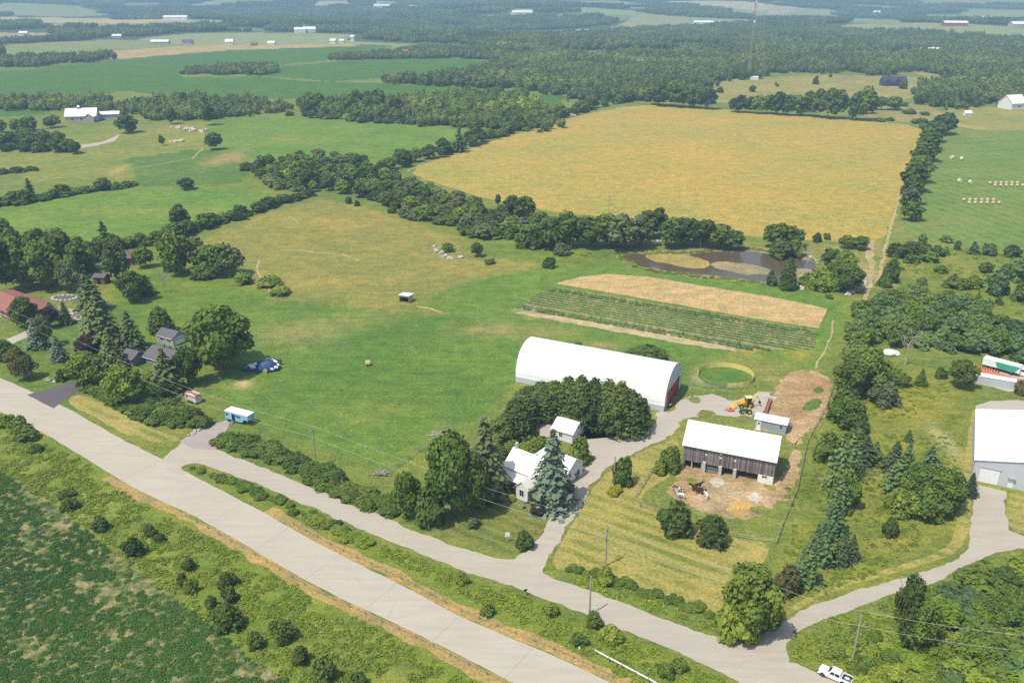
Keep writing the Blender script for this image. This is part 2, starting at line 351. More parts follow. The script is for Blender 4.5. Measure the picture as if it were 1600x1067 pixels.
M_SOY=grass_mat('soy_straw_soil',(.34,.30,.15),(.09,.145,.035),1.6,fine=2.2,bump=1,patch=.45)
M_GOLD=grass_mat('golden_hay',(.43,.30,.07),(.29,.275,.065),.85,fine=.9,bump=.6,patch=.014,stripe=[(R(62),9,.18,3)])
M_TAN=grass_mat('ripe_grain',(.46,.335,.165),(.41,.285,.125),.5,fine=1.2,bump=.35,patch=.05)
M_BALE_F=grass_mat('mown_hayfield',(.095,.19,.035),(.22,.24,.06),.5,fine=1.0,bump=.4,patch=.02,stripe=[(R(-14),7,.35,2.5),(R(76),14,.2,3)])
M_LAWN=grass_mat('mown_lawn',(.165,.20,.038),(.36,.295,.095),.85,fine=1.6,bump=.35,patch=.055,stripe=[(-(RD+PI/2),3.2,.60,.8),(-R(62),4.0,.30,1.2)])
M_LAWN2=grass_mat('house_lawn',(.12,.165,.035),(.26,.22,.07),.6,fine=1.6,bump=.4,patch=.06,stripe=[(-(RD+PI/2),2.6,.4,1)])
M_DRYV=grass_mat('dry_roadside_grass',(.37,.265,.11),(.30,.25,.08),.6,fine=1.8,bump=.6,patch=.12)
M_VERGE=grass_mat('roadside_grass',(.18,.20,.04),(.30,.25,.08),.6,fine=1.6,bump=.5,patch=.1)
M_HAYL=grass_mat('pasture_strip',(.10,.195,.03),(.16,.22,.04),.5,fine=1.2,bump=.4,patch=.05,stripe=[(R(40),5,.25,1.5)])
sheet('soybean_field',[(-420,640),(-60,700),(0,733),(60,768),(120,815),(200,880),(300,952),(400,1030),(455,1067),(640,1200),(200,1500),(-900,1300)],M_SOY,.006,3,.7)
sheet('golden_field',[(632,268),(700,243),(780,218),(880,187),(990,163),(1100,169),(1200,177),(1330,188),(1448,197),(1436,230),(1418,280),(1402,330),(1380,380),(1300,377),(1180,370),(1100,360),(960,340),(870,332),(790,318),(700,293)],M_GOLD,.006,6,1.2)
sheet('hay_field',[(1478,195),(1540,205),(1620,203),(1900,210),(1900,400),(1600,388),(1500,383),(1410,372),(1420,330),(1448,260)],M_BALE_F,.006,6,1)
sheet('grain_strip',[(868,443),(905,433),(950,428),(1010,432),(1100,447),(1200,463),(1293,482),(1280,513),(1200,501),(1080,480),(980,462)],M_TAN,.018,2.5,.2,0)
sheet('pasture_strip',[(800,486),(850,450),(880,428),(960,415),(1100,438),(1300,470),(1310,490),(1290,540),(1200,470),(1000,435),(900,440),(815,495),(740,500),(700,480)],M_HAYL,.006,3,.4,0)
sheet('barn_lawn',[(921,770),(935,752),(958,730),(1000,705),(1050,685),(1062,688),(1064,735),(1010,765),(1000,785),(1040,800),(1120,832),(1205,846),(1195,880),(1150,930),(1110,965),(1000,925),(905,890),(858,888),(880,842)],M_LAWN,.012,2,.25)
sheet('house_lawn',[(700,765),(790,770),(870,760),(905,735),(925,716),(908,736),(884,770),(865,802),(845,835),(825,858),(790,868),(700,838),(640,812)],M_LAWN2,.012,2,.25)
sheet('roadside_lawn',[(105,622),(130,615),(180,640),(230,668),(282,684),(278,690),(235,692),(195,680),(150,652),(112,636)],M_LAWN,.012,1.5,.2)
sheet('side_lawn',[(1516,825),(1500,862),(1450,880),(1380,900),(1300,922),(1235,958),(1222,968),(1232,950),(1290,915),(1400,885),(1470,862),(1492,840),(1500,770),(1518,640),(1526,640),(1519,755)],M_LAWN,.012,2,.3)
sheet('corner_lawn',[(1572,770),(1600,774),(1700,790),(1700,850),(1600,836),(1580,828),(1570,800)],M_LAWN,.012,2,.3)
# roads
def conc(name,c,joint=None,crack=True):
    t=NT(name,.85,.25); P=t.pos(); n=t.noise(P,.07,4,.6); n2=t.noise(t.mapp(P,(.35,3,1),-RD),.25,4,.6); n3=t.noise(P,3,3,.7)
    col=t.mix(t.mr(n,.3,.7),mul(c,.92),mul(c,1.05)); col=t.mix(t.mr(n2,.42,.62,0,.7),col,mul(c,.86)); col=t.mix(t.mr(n3,.3,.75,0,.5),col,mul(c,.86))
    if joint:
        sx=t.n.new('ShaderNodeSeparateXYZ'); t.l.new(t.mapp(P,rz=-RD),sx.inputs[0])
        w=t.math('FRACT',t.math('MULTIPLY',sx.outputs[0],1/joint)); k=t.math('LESS_THAN',w,.012); col=t.mix(t.math('MULTIPLY',k,.3),col,mul(c,.4))
    if crack:
        v=t.vor(P,.13,'DISTANCE_TO_EDGE'); k=t.math('LESS_THAN',v,.008); col=t.mix(t.math('MULTIPLY',k,t.mr(n,.5,.6,0,.25)),col,mul(c,.5))
    t.color(col); t.bump(n3,.2,.03); return t.m
M_HWY=conc('road_concrete',(.455,.40,.315),14.5); M_ROAD=conc('road_asphalt_pale',(.425,.375,.295)); M_GRAV=conc('gravel',(.44,.385,.31),None,False)
M_GRAVD=conc('grey_gravel',(.36,.31,.27),None,False); M_ASPH=conc('dark_asphalt',(.125,.105,.115),None,False)
HWY_U=[(-260,480),(-100,548),(0,590),(50,612),(110,640),(190,686),(255,718),(290,737),(350,768),(412,800),(452,824),(525,864),(625,912),(712,960),(800,997),(880,1030),(960,1069),(1200,1180)]
HWY_L=[(960,1140),(800,1066),(775,1052),(712,1020),(637,982),(500,920),(400,860),(295,802),(215,765),(175,742),(120,707),(60,672),(0,643),(-100,596),(-300,510)]
UA=[G(*p) for p in HWY_U]; LA=[G(*p) for p in HWY_L]
def offs(pts,d):
    P=[np.array(G(*p)[:2]) for p in pts]; out=[]
    for i,p in enumerate(P):
        a=P[max(0,i-1)]; b=P[min(len(P)-1,i+1)]; t=(b-a)/np.linalg.norm(b-a); out.append(p+np.array([-t[1],t[0]])*d)
    return out
dv=offs(HWY_U[9:],2.5); sheet('roadside_verge',dv+[np.array(G(*p)[:2]) for p in HWY_U[9:]][::-1],M_DRYV,.010,2,.5,0,world=True)
lv=[p for p in HWY_L if p[0]<=960 and p[0]>=170]; sheet('roadside_verge',offs(lv,2.4)+[np.array(G(*p)[:2]) for p in lv][::-1],M_DRYV,.010,2,.6,0,world=True)
M_VM=grass_mat('verge_meadow_grass',(.17,.24,.035),(.28,.30,.06),.6,fine=2.0,bump=1,patch=.08)
sheet('verge_meadow',[(-200,560),(0,640),(60,668),(120,702),(215,762),(295,800),(400,857),(500,918),(640,982),(712,1020),(800,1066),(900,1130),(640,1200),(455,1067),(400,1030),(300,952),(200,880),(120,815),(60,768),(0,733),(-60,700)],M_VM,.007,2,.6)
sheet('verge_meadow',[(300,731),(400,764),(510,812),(575,842),(650,872),(725,902),(800,924),(860,950),(920,972),(960,990),(1010,1007),(1087,1042),(1190,1090),(1100,1130),(960,1064),(880,1027),(800,993),(712,956),(625,908),(525,860),(412,796),(350,764)],M_VM,.007,2,.4)
sheet('highway',HWY_U+HWY_L,M_HWY,.020,2.5,.12,1)
SRV=[(255,716),(285,690),(337,702),(362,712),(400,727),(440,742),(492,764),(575,798),(650,830),(720,856),(775,872),(800,874),(820,870),(847,894),(865,904),(925,924),(1000,952),(1075,980),(1125,997),(1150,1001),(1175,994),(1200,985),(1225,970),(1265,947),(1325,927),(1387,910),(1450,892),(1492,875),(1510,860),(1516,825),(1520,790),(1526,756),(1572,768),(1570,800),(1576,828),(1600,838),(1700,850),(1700,840),(1600,857),(1550,866),(1507,886),(1462,909),(1412,923),(1350,945),(1287,966),(1245,988),(1228,1012),(1233,1034),(1275,1050),(1340,1078),(1420,1110),(1350,1160),(1200,1090),(1150,1062),(1087,1033),(1050,1014),(1010,998),(960,980),(920,962),(862,940),(800,914),(725,892),(650,862),(575,832),(510,802),(450,777),(400,754),(350,737),(307,723),(283,730),(290,742),(262,735)]
SRV=[p for p in SRV if p!=(1700,840)]; SRV.insert(SRV.index((1700,850))+1,(1700,870))
def band(name,line,w,mat,z,step=2,j=.2,kind='structure'):
    P=[np.array(G(*p)[:2]) for p in line]; Wd=[w]*len(P) if isinstance(w,(int,float)) else w; Q=[];q=[]
    for i in range(len(P)-1):
        L=np.linalg.norm(P[i+1]-P[i]); k=max(1,int(L/step))
        for t in range(k): Q.append(P[i]+(P[i+1]-P[i])*t/k); q.append(Wd[i]+(Wd[i+1]-Wd[i])*t/k)
    Q.append(P[-1]); q.append(Wd[-1]); vs=[]
    for i,p in enumerate(Q):
        a=Q[max(0,i-1)]; b=Q[min(len(Q)-1,i+1)]; t=(b-a)/np.linalg.norm(b-a); n=np.array([-t[1],t[0]])
        p=p+n*j*mnoise.noise(Vector((p[0]*.2,p[1]*.2,3)))*2; e=q[i]/2*(1+.5*mnoise.noise(Vector((p[0]*.7,p[1]*.7,1))))
        vs+=[(*(p-n*e),z),(*(p+n*e),z)]
    me=bpy.data.meshes.new(name); me.from_pydata(vs,[],[(2*i,2*i+2,2*i+3,2*i+1) for i in range(len(Q)-1)]); me.update()
    if me.polygons[0].normal.z<0: me.flip_normals()
    o=link(name,me,None,mat); o['kind']=kind; return o
sheet('service_road',SRV,M_ROAD,.028,1.0,.28,0)
sheet('farm_driveway',[(800,877),(832,856),(850,827),(867,800),(886,766),(911,735),(928,714),(916,700),(905,668),(872,655),(850,652),(833,662),(842,676),(870,690),(905,672),(960,679),(995,680),(1020,665),(1025,645),(1050,642),(1062,625),(1090,618),(1112,615),(1150,625),(1190,612),(1206,612),(1200,640),(1175,652),(1160,652),(1125,649),(1080,652),(1065,658),(1050,680),(1012,697),(975,715),(955,727),(930,752),(920,768),(896,812),(876,842),(856,872),(848,894)],M_GRAV,.034,.9,.45,0)
sheet('paved_driveway',[(42,617),(85,605),(108,598),(118,592),(136,594),(131,603),(112,618),(97,627),(84,638)],M_ASPH,.036,1.5,.08,0)
sheet('gravel_driveway',[(280,690),(310,673),(340,660),(362,655),(352,675),(338,703),(300,700)],M_GRAVD,.034,1.5,.3,0)
sheet('concrete_drive',[(10,530),(48,514),(56,520),(20,537)],M_GRAV,.02,2,.1,0); sheet('concrete_drive',[(90,478),(106,482),(132,488),(126,500),(108,499)],M_GRAV,.02,2,.1,0)
sheet('gravel_yard',[(1524,634),(1548,626),(1590,625),(1700,640),(1700,660),(1524,648)],M_GRAV,.02,2,.3,0)
sheet('gravel_yard',[(1490,585),(1560,568),(1600,572),(1700,580),(1700,620),(1600,612),(1575,612),(1540,600)],M_GRAV,.02,2,.4,0)
sheet('farm_lane',[(60,232),(120,228),(160,222),(180,213),(188,210),(180,220),(150,228),(100,236)],M_GRAV,.02,3,.3,0)
# dirt
M_DIRT=grass_mat('bare_dirt',(.37,.24,.125),(.46,.33,.20),.8,fine=1.4,bump=.9,patch=.09,soil=(.44,.22,.07),soilamt=.5)
M_DIRT2=grass_mat('trodden_dirt',(.33,.225,.12),(.44,.345,.23),.8,fine=1.4,bump=.5,patch=.12)
M_STRAW=grass_mat('scattered_straw',(.60,.40,.14),(.5,.30,.1),.6,fine=2.4,bump=.8,patch=.2)
sheet('dirt_yard',[(1204,622),(1215,605),(1234,582),(1260,576),(1290,586),(1302,597),(1296,625),(1284,655),(1268,672),(1252,680),(1251,715),(1247,745),(1234,768),(1205,792),(1190,806),(1140,808),(1108,802),(1085,795),(1062,784),(1040,768),(1058,738),(1068,722),(1120,735),(1200,750),(1222,748),(1234,730),(1238,700),(1230,665),(1200,650)],M_DIRT2,.018,.9,.9,1)
sheet('dirt_heap_ground',[(1204,622),(1220,606),(1240,584),(1262,579),(1288,590),(1298,600),(1290,625),(1270,640),(1250,655),(1225,655),(1203,648)],M_DIRT,.024,.9,1.0,1)
sheet('straw_patch',[(1132,798),(1138,786),(1152,781),(1170,784),(1180,793),(1172,803),(1150,807)],M_STRAW,.030,.6,.5,1)
M_GR2=grass_mat('weed_patch',(.09,.16,.03),(.14,.2,.04),.6,fine=1.6,bump=.8)
sheet('weed_patch',[(1268,610),(1280,603),(1290,610),(1280,616)],M_GR2,.030,1,.5,1); sheet('weed_patch',[(1250,640),(1262,626),(1282,622),(1286,632),(1270,642)],M_GR2,.030,1,.5,1)
M_YARDG=grass_mat('yard_grass',(.15,.19,.04),(.3,.27,.1),.6,fine=1.6,bump=.5)
for pl in ([(1085,648),(1095,640),(1120,643),(1118,650),(1095,652)],[(1075,622),(1090,620),(1100,626),(1085,632)],[(1128,622),(1150,618),(1165,622),(1140,627)],[(1012,668),(1024,650),(1030,652),(1020,668)],[(1150,650),(1170,648),(1176,655),(1160,660)],[(1190,758),(1200,756),(1215,762),(1205,768)],[(1070,748),(1085,746),(1090,756),(1074,758)],[(1165,795),(1190,788),(1205,796),(1185,806)]): sheet('weed_patch',pl,M_YARDG,.040,.5,.7,1)
M_GREYP=grass_mat('pale_trodden_clay',(.46,.41,.36),(.5,.45,.4),.6,fine=1.6,bump=.2)
sheet('clay_patch',[(1108,752),(1118,745),(1132,748),(1130,758),(1116,762)],M_GREYP,.036,.5,.8,1); sheet('clay_patch',[(1168,776),(1176,768),(1190,772),(1188,782),(1174,784)],M_GREYP,.036,.5,.8,1)
M_TRK=grass_mat('worn_track',(.42,.34,.20),(.3,.26,.1),.6,fine=1.4,bump=.4)
band('farm_track',[(1352,470),(1358,445),(1362,420),(1358,395),(1364,375)],[1.2,2.0,1.6,3.0,1.0],M_TRK,.012,step=1.5,j=.5)
band('farm_track',[(1371,440),(1378,415),(1385,380),(1396,340),(1406,300)],[1,1.2,1.2,.9,.8],M_TRK,.012,step=1.5,j=.4)
band('farm_track',[(1275,575),(1290,545),(1300,520),(1301,500)],.5,M_TRK,.012,step=1,j=.3)
band('farm_track',[(1290,390),(1320,384),(1350,380)],.9,M_TRK,.012,step=2,j=.3)
band('farm_track',[(1210,388),(1250,386),(1300,389)],.7,M_TRK,.012,step=2,j=.3)
for a in ([(405,407),(402,425),(412,440),(420,450)],[(436,390),(480,393),(535,398),(562,408)],[(452,338),(465,348),(460,352)],[(650,478),(672,483),(690,488)],[(636,268),(690,240),(760,220)],[(60,282),(180,268),(300,248),(318,232)]):
    band('worn_path',a,.8,M_TRK,.012,step=1.2,j=.4)
# market garden
M_SAND=grass_mat('sandy_soil',(.46,.37,.24),(.36,.32,.16),.6,fine=1.8,bump=.4,patch=.15)
M_GARD=grass_mat('garden_soil',(.30,.26,.13),(.16,.2,.06),.7,fine=1.6,bump=.4,patch=.2)
sheet('garden_plot',[(797,486),(815,478),(835,462),(850,455),(872,449),(980,466),(1080,483),(1200,503),(1277,516),(1270,545),(1200,548),(1150,548),(1060,534),(1000,523),(900,505)],M_GARD,.018,2,.3,0)
sheet('sandy_strip',[(797,488),(815,487),(900,498),(1000,514),(1080,528),(1152,539),(1150,549),(1060,536),(1000,525),(900,507)],M_SAND,.024,1.5,.4,0)
# pond
tt=NT('pond_water',.16,.4); tt.color((.10,.075,.045)); tt.bump(tt.noise(tt.pos(),2,3),.04,.02); M_WATER=tt.m
M_MUD=grass_mat('pond_bank',(.32,.24,.15),(.22,.2,.08),.7,fine=1.5,bump=.5)
M_ALG=grass_mat('pond_weed',(.34,.26,.08),(.25,.22,.09),.7,fine=1.2,bump=.2,patch=.06)
M_ALG2=grass_mat('pale_pond_scum',(.32,.27,.16),(.22,.19,.12),.7,fine=1.2,bump=.1,patch=.06)
sheet('pond_bank',[(960,395),(1000,391),(1060,392),(1100,388),(1180,386),(1240,392),(1285,408),(1295,428),(1250,446),(1180,442),(1100,434),(1030,426),(965,408)],M_MUD,.010,2,.8,1)
sheet('pond',[(966,401),(985,396),(1030,397),(1070,400),(1100,394),(1160,392),(1215,398),(1260,404),(1280,418),(1268,434),(1225,442),(1175,438),(1120,431),(1050,425),(1000,416)],M_WATER,.020,2,.8,1)
sheet('pond_weed',[(1005,400),(1020,396),(1060,397),(1085,401),(1110,409),(1105,419),(1085,420),(1062,417),(1045,412),(1020,409)],M_ALG,.030,1,.4,1)
sheet('pond_weed',[(1108,412),(1128,408),(1150,411),(1170,412),(1195,418),(1212,425),(1202,430),(1180,428),(1160,430),(1140,423),(1118,420)],M_ALG2,.030,1,.4,1)
sheet('pond_weed',[(1215,430),(1240,420),(1270,420),(1272,430),(1240,438)],M_ALG2,.030,1,.4,1)
# ================================================================ VEGETATION KITS
L_={'dark':leaf_mat('leaf_dark',(.040,.068,.018),(.150,.205,.045)),
 'mid':leaf_mat('leaf_mid',(.052,.088,.018),(.205,.275,.050)),
 'light':leaf_mat('leaf_light',(.085,.13,.020),(.30,.36,.06)),
 'yellow':leaf_mat('leaf_yellow_green',(.12,.16,.02),(.30,.33,.05)),
 'olive':leaf_mat('leaf_cedar',(.050,.080,.020),(.19,.245,.06)),
 'spruce':leaf_mat('needle_dark',(.030,.050,.024),(.14,.18,.07),.08),
 'blue':leaf_mat('needle_blue',(.05,.075,.055),(.18,.235,.185),.08),
 'sap':leaf_mat('leaf_plantation',(.052,.090,.036),(.20,.29,.105)),
 'purple':leaf_mat('leaf_purple',(.030,.020,.022),(.085,.050,.060)),
 'grey':leaf_mat('leaf_greyish',(.075,.095,.040),(.21,.24,.11)),
 'brown':leaf_mat('leaf_brownish',(.065,.062,.028),(.16,.155,.062)),
 'weed':leaf_mat('weed_leaf',(.15,.22,.025),(.30,.37,.05),.3),
 'far':leaf_mat('leaf_far_wood',(.052,.080,.024),(.24,.29,.075)),
 'crop':leaf_mat('crop_leaf',(.08,.17,.045),(.20,.33,.10),.3),
 'soy':leaf_mat('soy_leaf',(.045,.115,.020),(.10,.20,.04),.3),
 'goldenrod':leaf_mat('yellow_flower',(.25,.26,.02),(.5,.42,.03),.3)}
M_BARK=plain('bark',(.14,.11,.085),.9,.25,4,.1,bump=.5); M_BARKL=plain('pale_bark',(.42,.37,.3),.9,.2,4,.1)
def quads_mesh(name,P,N,s,ratio=.75,extra=None,seed=0):
    g=np.random.default_rng(seed+100); n=len(P); N=N/np.linalg.norm(N,axis=1,keepdims=True)
    a=g.normal(size=(n,3)); U=np.cross(N,a); U/=np.linalg.norm(U,axis=1,keepdims=True)+1e-9; V=np.cross(N,U)
    s=s[:,None]; w=s*ratio; j=lambda: 1+g.uniform(-.3,.3,(n,1))
    c=[P-U*s*j(),P-V*w*j(),P+U*s*j(),P+V*w*j()]
    v=np.stack(c,1).reshape(-1,3); f=np.arange(4*n).reshape(n,4)
    tone=g.uniform(0,1,n)
    vv=v.tolist(); ff=[tuple(x) for x in f.tolist()]
    if extra is not None:
        b=len(vv); ff+=[tuple(i+b for i in x) for x in extra.f]; vv+=extra.v
    me=bpy.data.meshes.new(name); me.from_pydata(vv,[],ff); me.update()
    return me,tone
def set_tone(me,t):
    a=me.attributes.new('tone','FLOAT','FACE'); arr=np.full(len(me.polygons),.35,np.float32); arr[:len(t)]=t; a.data.foreach_set('value',arr)
def leafy(name,lobes,N,leaf,seed,core=.76,up=0.4,shade=None,coreseg=7,extra=None):
    """crown of leaf sprays set round a group of lobes"""
    g=np.random.default_rng(seed); C=np.array([l[0] for l in lobes],float); Rr=np.array([l[1] for l in lobes],float)
    w=(Rr.prod(1)**(2/3)); w/=w.sum(); Ps=[];Ns=[];T=[]; lt=g.uniform(0,1,len(lobes)); cnt=0
    while cnt<N:
        k=g.choice(len(lobes),N,p=w); d=g.normal(size=(N,3)); d/=np.linalg.norm(d,axis=1,keepdims=True)
        keep=(d[:,2]>-.55)|(g.random(N)<.25); k=k[keep]; d=d[keep]
        rad=g.uniform(.78,1.18,len(k))[:,None]; p=C[k]+d*Rr[k]*rad
        ins=np.zeros(len(k),bool)
        for i in range(len(lobes)): ins|=(i!=k)&((((p-C[i])/Rr[i])**2).sum(1)<.62)
        p=p[~ins]; d=d[~ins]; k=k[~ins]
        p=p[p[:,2]>0.0] if False else p
        Ps.append(p); Ns.append(d/Rr[k]+g.normal(size=d.shape)*.55/Rr[k].mean()+np.array([0,0,up])/Rr[k].mean()); T.append(lt[k]); cnt+=len(p)
    P=np.vstack(Ps)[:N]; Nn=np.vstack(Ns)[:N]; T=np.concatenate(T)[:N]
    P[:,2]=np.maximum(P[:,2],.02)
    core_m=MB()
    if core:
        for i,(c,r) in enumerate(lobes): core_m.blob(c,tuple(x*core for x in r),seed+i,.22,coreseg,max(4,coreseg-3),flat=-1e9)
    if extra: core_m.add(extra.v,extra.f)
    me,t=quads_mesh(name,P,Nn,leaf*g.uniform(.55,1.45,len(P)),.7,core_m,seed)
    set_tone(me,np.clip(.45*T+.55*t,0,1)); return me
def lobes_round(seed,n=9,h=1.0,r=.5,base=.16,flat=1.0,irr=.25):
    g=np.random.default_rng(seed); L=[((0,0,base+(h-base)*.52),(r*.62,r*.62,(h-base)*.40))]
    for i in range(n):
        a=i*2.4+g.uniform(-.4,.4); t=(i+.5)/n; z=base+(h-base)*(.18+.68*t); q=math.sin(PI*min(.95,.16+.74*t))**.7
        rr_=r*g.uniform(.30,.46)*(1-.25*t); off=(r*q-rr_*.8)*g.uniform(1-irr,1.08)
        L.append(((math.cos(a)*off,math.sin(a)*off,z),(rr_,rr_,rr_*g.uniform(.75,1.0)*min(1.2,(h-base)/r*.62))))
    L.append(((0,0,base+(h-base)*.82),(r*.42,r*.42,(h-base)*.18)))
    return L
def lobes_cone(seed,n=12,h=1.0,r=.3,base=.03):
    g=np.random.default_rng(seed); L=[]
    for i in range(n):
        t=i/(n-1); z=base+(h-base)*(.10+.82*t); rr_=r*((1-t)**.5*.55+.26); off=(r*(1-t)**.45-rr_)*.8; a=i*2.4+g.uniform(-.3,.3)
        L.append(((math.cos(a)*max(0,off),math.sin(a)*max(0,off),z),(rr_,rr_,(h-base)*.15)))
    L.append(((0,0,h*.93),(r*.22,r*.22,h*.08))); return L
def spruce(name,seed,tiers=16,h=1.0,r=.27,per=11,leaf=.035,base=.03,droop=.12,sparse=0):
    g=np.random.default_rng(seed); P=[];N=[];T=[]
    for i in range(tiers):
        t=i/(tiers-1); z0=base+.06+(h-base-.08)*t; L=r*((1-t)**.85*.97+.045)*g.uniform(.88,1.1); n=max(5,int(per*(1-.5*t)))
        for k in range(n):
            a=2*PI*(k+g.uniform(-.3,.3))/n+i*.7; l=L*g.uniform(.78,1.15); m=5 if t<.6 else 3
            for j in range(m):
                s=(j+.7)/m; wd=g.uniform(-.5,.5)*l*.28*s
                x=math.cos(a)*l*s-math.sin(a)*wd; y=math.sin(a)*l*s+math.cos(a)*wd; z=z0-droop*l*s*s*2.2+.02*g.uniform(-1,1)
                if z<.01: z=.01
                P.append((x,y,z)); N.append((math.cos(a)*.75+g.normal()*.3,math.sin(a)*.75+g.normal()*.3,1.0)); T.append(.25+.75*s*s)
    c=MB()
    pr=[]; 
    for i in range(7):
        t0,t1=i/7,(i+1)/7; c.tub((0,0,base+(h*.97-base)*t0),(0,0,base+(h*.97-base)*t1),r*.66*(1-t0)**.9,r*.60*(1-t1)**.9+.004,7,False)
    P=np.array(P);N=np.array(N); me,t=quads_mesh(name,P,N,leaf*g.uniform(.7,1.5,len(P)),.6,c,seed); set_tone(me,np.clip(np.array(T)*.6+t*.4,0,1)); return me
def trunk_mesh(name,h,r,seed=0,limbs=4,top=.6,mat=None):
    b=MB(); g=random.Random(seed); pts=[Vector((g.uniform(-.02,.02)*h*i,g.uniform(-.02,.02)*h*i,h*top*i/3)) for i in range(4)]
    for i in range(3): b.tub(pts[i],pts[i+1],r*(1-.25*i)*(1.35 if i==0 else 1),r*(1-.25*(i+1)),7)
    for k in range(limbs):
        a=2*PI*k/limbs+g.uniform(-.3,.3); p=pts[1].lerp(pts[3],g.uniform(.1,.9)); l=h*g.uniform(.16,.28)
        b.tub(p,p+Vector((math.cos(a)*l,math.sin(a)*l,l*.8)),r*.4,r*.12,5)
    return b.mesh(name,mat)
def mergedmesh(me,b,mat_index_trunk=1):
    return me
# meshes at unit height (1 m tall, widths relative), scaled when placed
KIT={}
for k,(nh,nl) in {'hi':(2300,.037),'lo':(620,.066)}.items():
    KIT['round',k]=[leafy('crown',lobes_round(i*7+1,10,1,.50,.14,irr=.25),nh,nl,i*7+1) for i in range(4 if k=='hi' else 5)]
    KIT['tall',k]=[leafy('crown',lobes_round(i*9+2,11,1,.34,.10,irr=.35),int(nh*.8),nl*.85,i*9+2) for i in range(3 if k=='hi' else 4)]
    KIT['loose',k]=[leafy('crown',lobes_round(i*5+3,13,1,.46,.16,irr=.5),int(nh*.8),nl*.95,i*5+3,core=.4) for i in range(3)]
    KIT['cedar',k]=[leafy('crown',lobes_cone(i*3+4,12,1,.30),int(nh*.8),nl*.8,i*3+4,up=.5) for i in range(3)]
    KIT['shrub',k]=[leafy('crown',[((.06*math.sin(i*2),.05,.42),(.34,.36,.42))]+[((math.cos(a)*(.26+.12*math.sin(a*5+i*3)),math.sin(a)*(.28+.1*math.cos(a*4+i)),.30+.20*math.sin(a*3+i)),(.20+.05*math.sin(a*7),.22,.26+.10*math.cos(a*2+i))) for a in np.arange(0,6.2,.9)+i],int(nh*(.45 if k=='hi' else .6)),nl*(2.1 if k=='hi' else 1.5),i*3+5,core=.7) for i in range(5)]
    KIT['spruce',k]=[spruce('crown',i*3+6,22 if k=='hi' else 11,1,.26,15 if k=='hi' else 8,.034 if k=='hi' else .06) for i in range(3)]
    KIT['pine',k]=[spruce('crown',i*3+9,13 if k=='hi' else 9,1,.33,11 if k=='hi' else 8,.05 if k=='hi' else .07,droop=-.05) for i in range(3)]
TRK={k:[trunk_mesh('trunk',1,.018+.006*(k=='round'),i,4) for i in range(3)] for k in ('round','other')}
NATW={'round':.84,'tall':.60,'loose':.84,'cedar':.52,'shrub':1.0,'spruce':.39,'pine':.60}
NAMES={'round':('broadleaf_tree','tree'),'tall':('tall_broadleaf_tree','tree'),'loose':('open_crowned_tree','tree'),'cedar':('cedar_tree','cedar tree'),
 'shrub':('shrub','shrub'),'spruce':('spruce_tree','spruce tree'),'pine':('pine_tree','pine tree')}
NT_=[0]
def tree(kind,x,yb,h,w,mat,label,group=None,lod=None,name=None,cat=None,world=None,bark=None,meters=False):
    """x, yb: where it stands in the photo; h, w: its size there in photo pixels"""
    p=world if world is not None else G(x,yb)
    H=h if meters else h/vpx(p); Wd=w if meters else w/pxm(p)
    d=math.hypot(p.x,p.y); lod=lod or ('hi' if d<330 and H>3.2 else 'lo')
    me=KIT[kind,lod][NT_[0]%len(KIT[kind,lod])]; NT_[0]+=1
    nm,ct=NAMES[kind]; nm=name or nm; ct=cat or ct; rz=random.uniform(0,6.28); sw=Wd/NATW[kind]
    if lod=='hi' and kind!='shrub':
        t=thing(nm,label,ct,(p.x,p.y,p.z),rz,group)
        c=link('crown',me,t,L_[mat]); c.scale=(sw*random.uniform(.93,1.07),sw*random.uniform(.93,1.07),H)
        tr=link('trunk',TRK['round' if kind=='round' else 'other'][NT_[0]%3],t,bark or M_BARK); tr.scale=(H*.9,H*.9,H)
        return t
    o=link(nm,me,None,L_[mat]); o.location=(p.x,p.y,p.z); o.rotation_euler=(0,0,rz); o.scale=(sw*random.uniform(.9,1.1),sw*random.uniform(.9,1.1),H)
    return tag(o,label,ct,group)
def place_line(pts,n,jit=3):
    P=[np.array(G(*p)[:2]) for p in pts]; L=[np.linalg.norm(P[i+1]-P[i]) for i in range(len(P)-1)]; T=sum(L); out=[]
    for k in range(n):
        s=T*(k+.5+random.uniform(-.3,.3))/n; i=0
        while i<len(L)-1 and s>L[i]: s-=L[i]; i+=1
        q=P[i]+(P[i+1]-P[i])*min(1.02,s/L[i])+np.array([random.uniform(-jit,jit),random.uniform(-jit,jit)]); out.append(Vector((q[0],q[1],float(hgt(q[0],q[1])))))
    return out
def place_poly(pts,n,mind=0):
    Pw=wpoly(pts); lo=Pw.min(0); hi=Pw.max(0); out=[]; tries=0
    while len(out)<n and tries<n*200:
        tries+=1; q=np.array([random.uniform(lo[0],hi[0]),random.uniform(lo[1],hi[1])])
        if not inpoly(q[:1],q[1:],Pw)[0]: continue
        if mind and any((q[0]-o.x)**2+(q[1]-o.y)**2<mind*mind for o in out): continue
        out.append(Vector((q[0],q[1],float(hgt(q[0],q[1])))))
    return out
PEND=[]
def grow(ps,kinds,hs,ws,mats,label,group,lod='lo'):
    """fill places with plants: kinds [(kind,weight)], heights and widths in metres"""
    for p in ps:
        k=random.choices([a for a,_ in kinds],[b for _,b in kinds])[0]; h=random.uniform(*hs); w=h*random.uniform(*ws)
        if k=='shrub': h*=random.uniform(.55,.75); w*=random.uniform(.85,1.15)
        if k in('spruce','pine','cedar'): w*=.62
        m='spruce' if k=='spruce' else random.choice(mats)
        PEND.append((k,p,h,w,m,label,group,lod))
def ordinal(n):
    if 10<=n%100<=20: return '%dth'%n
    return '%d%s'%(n,{1:'st',2:'nd',3:'rd'}.get(n%10,'th'))
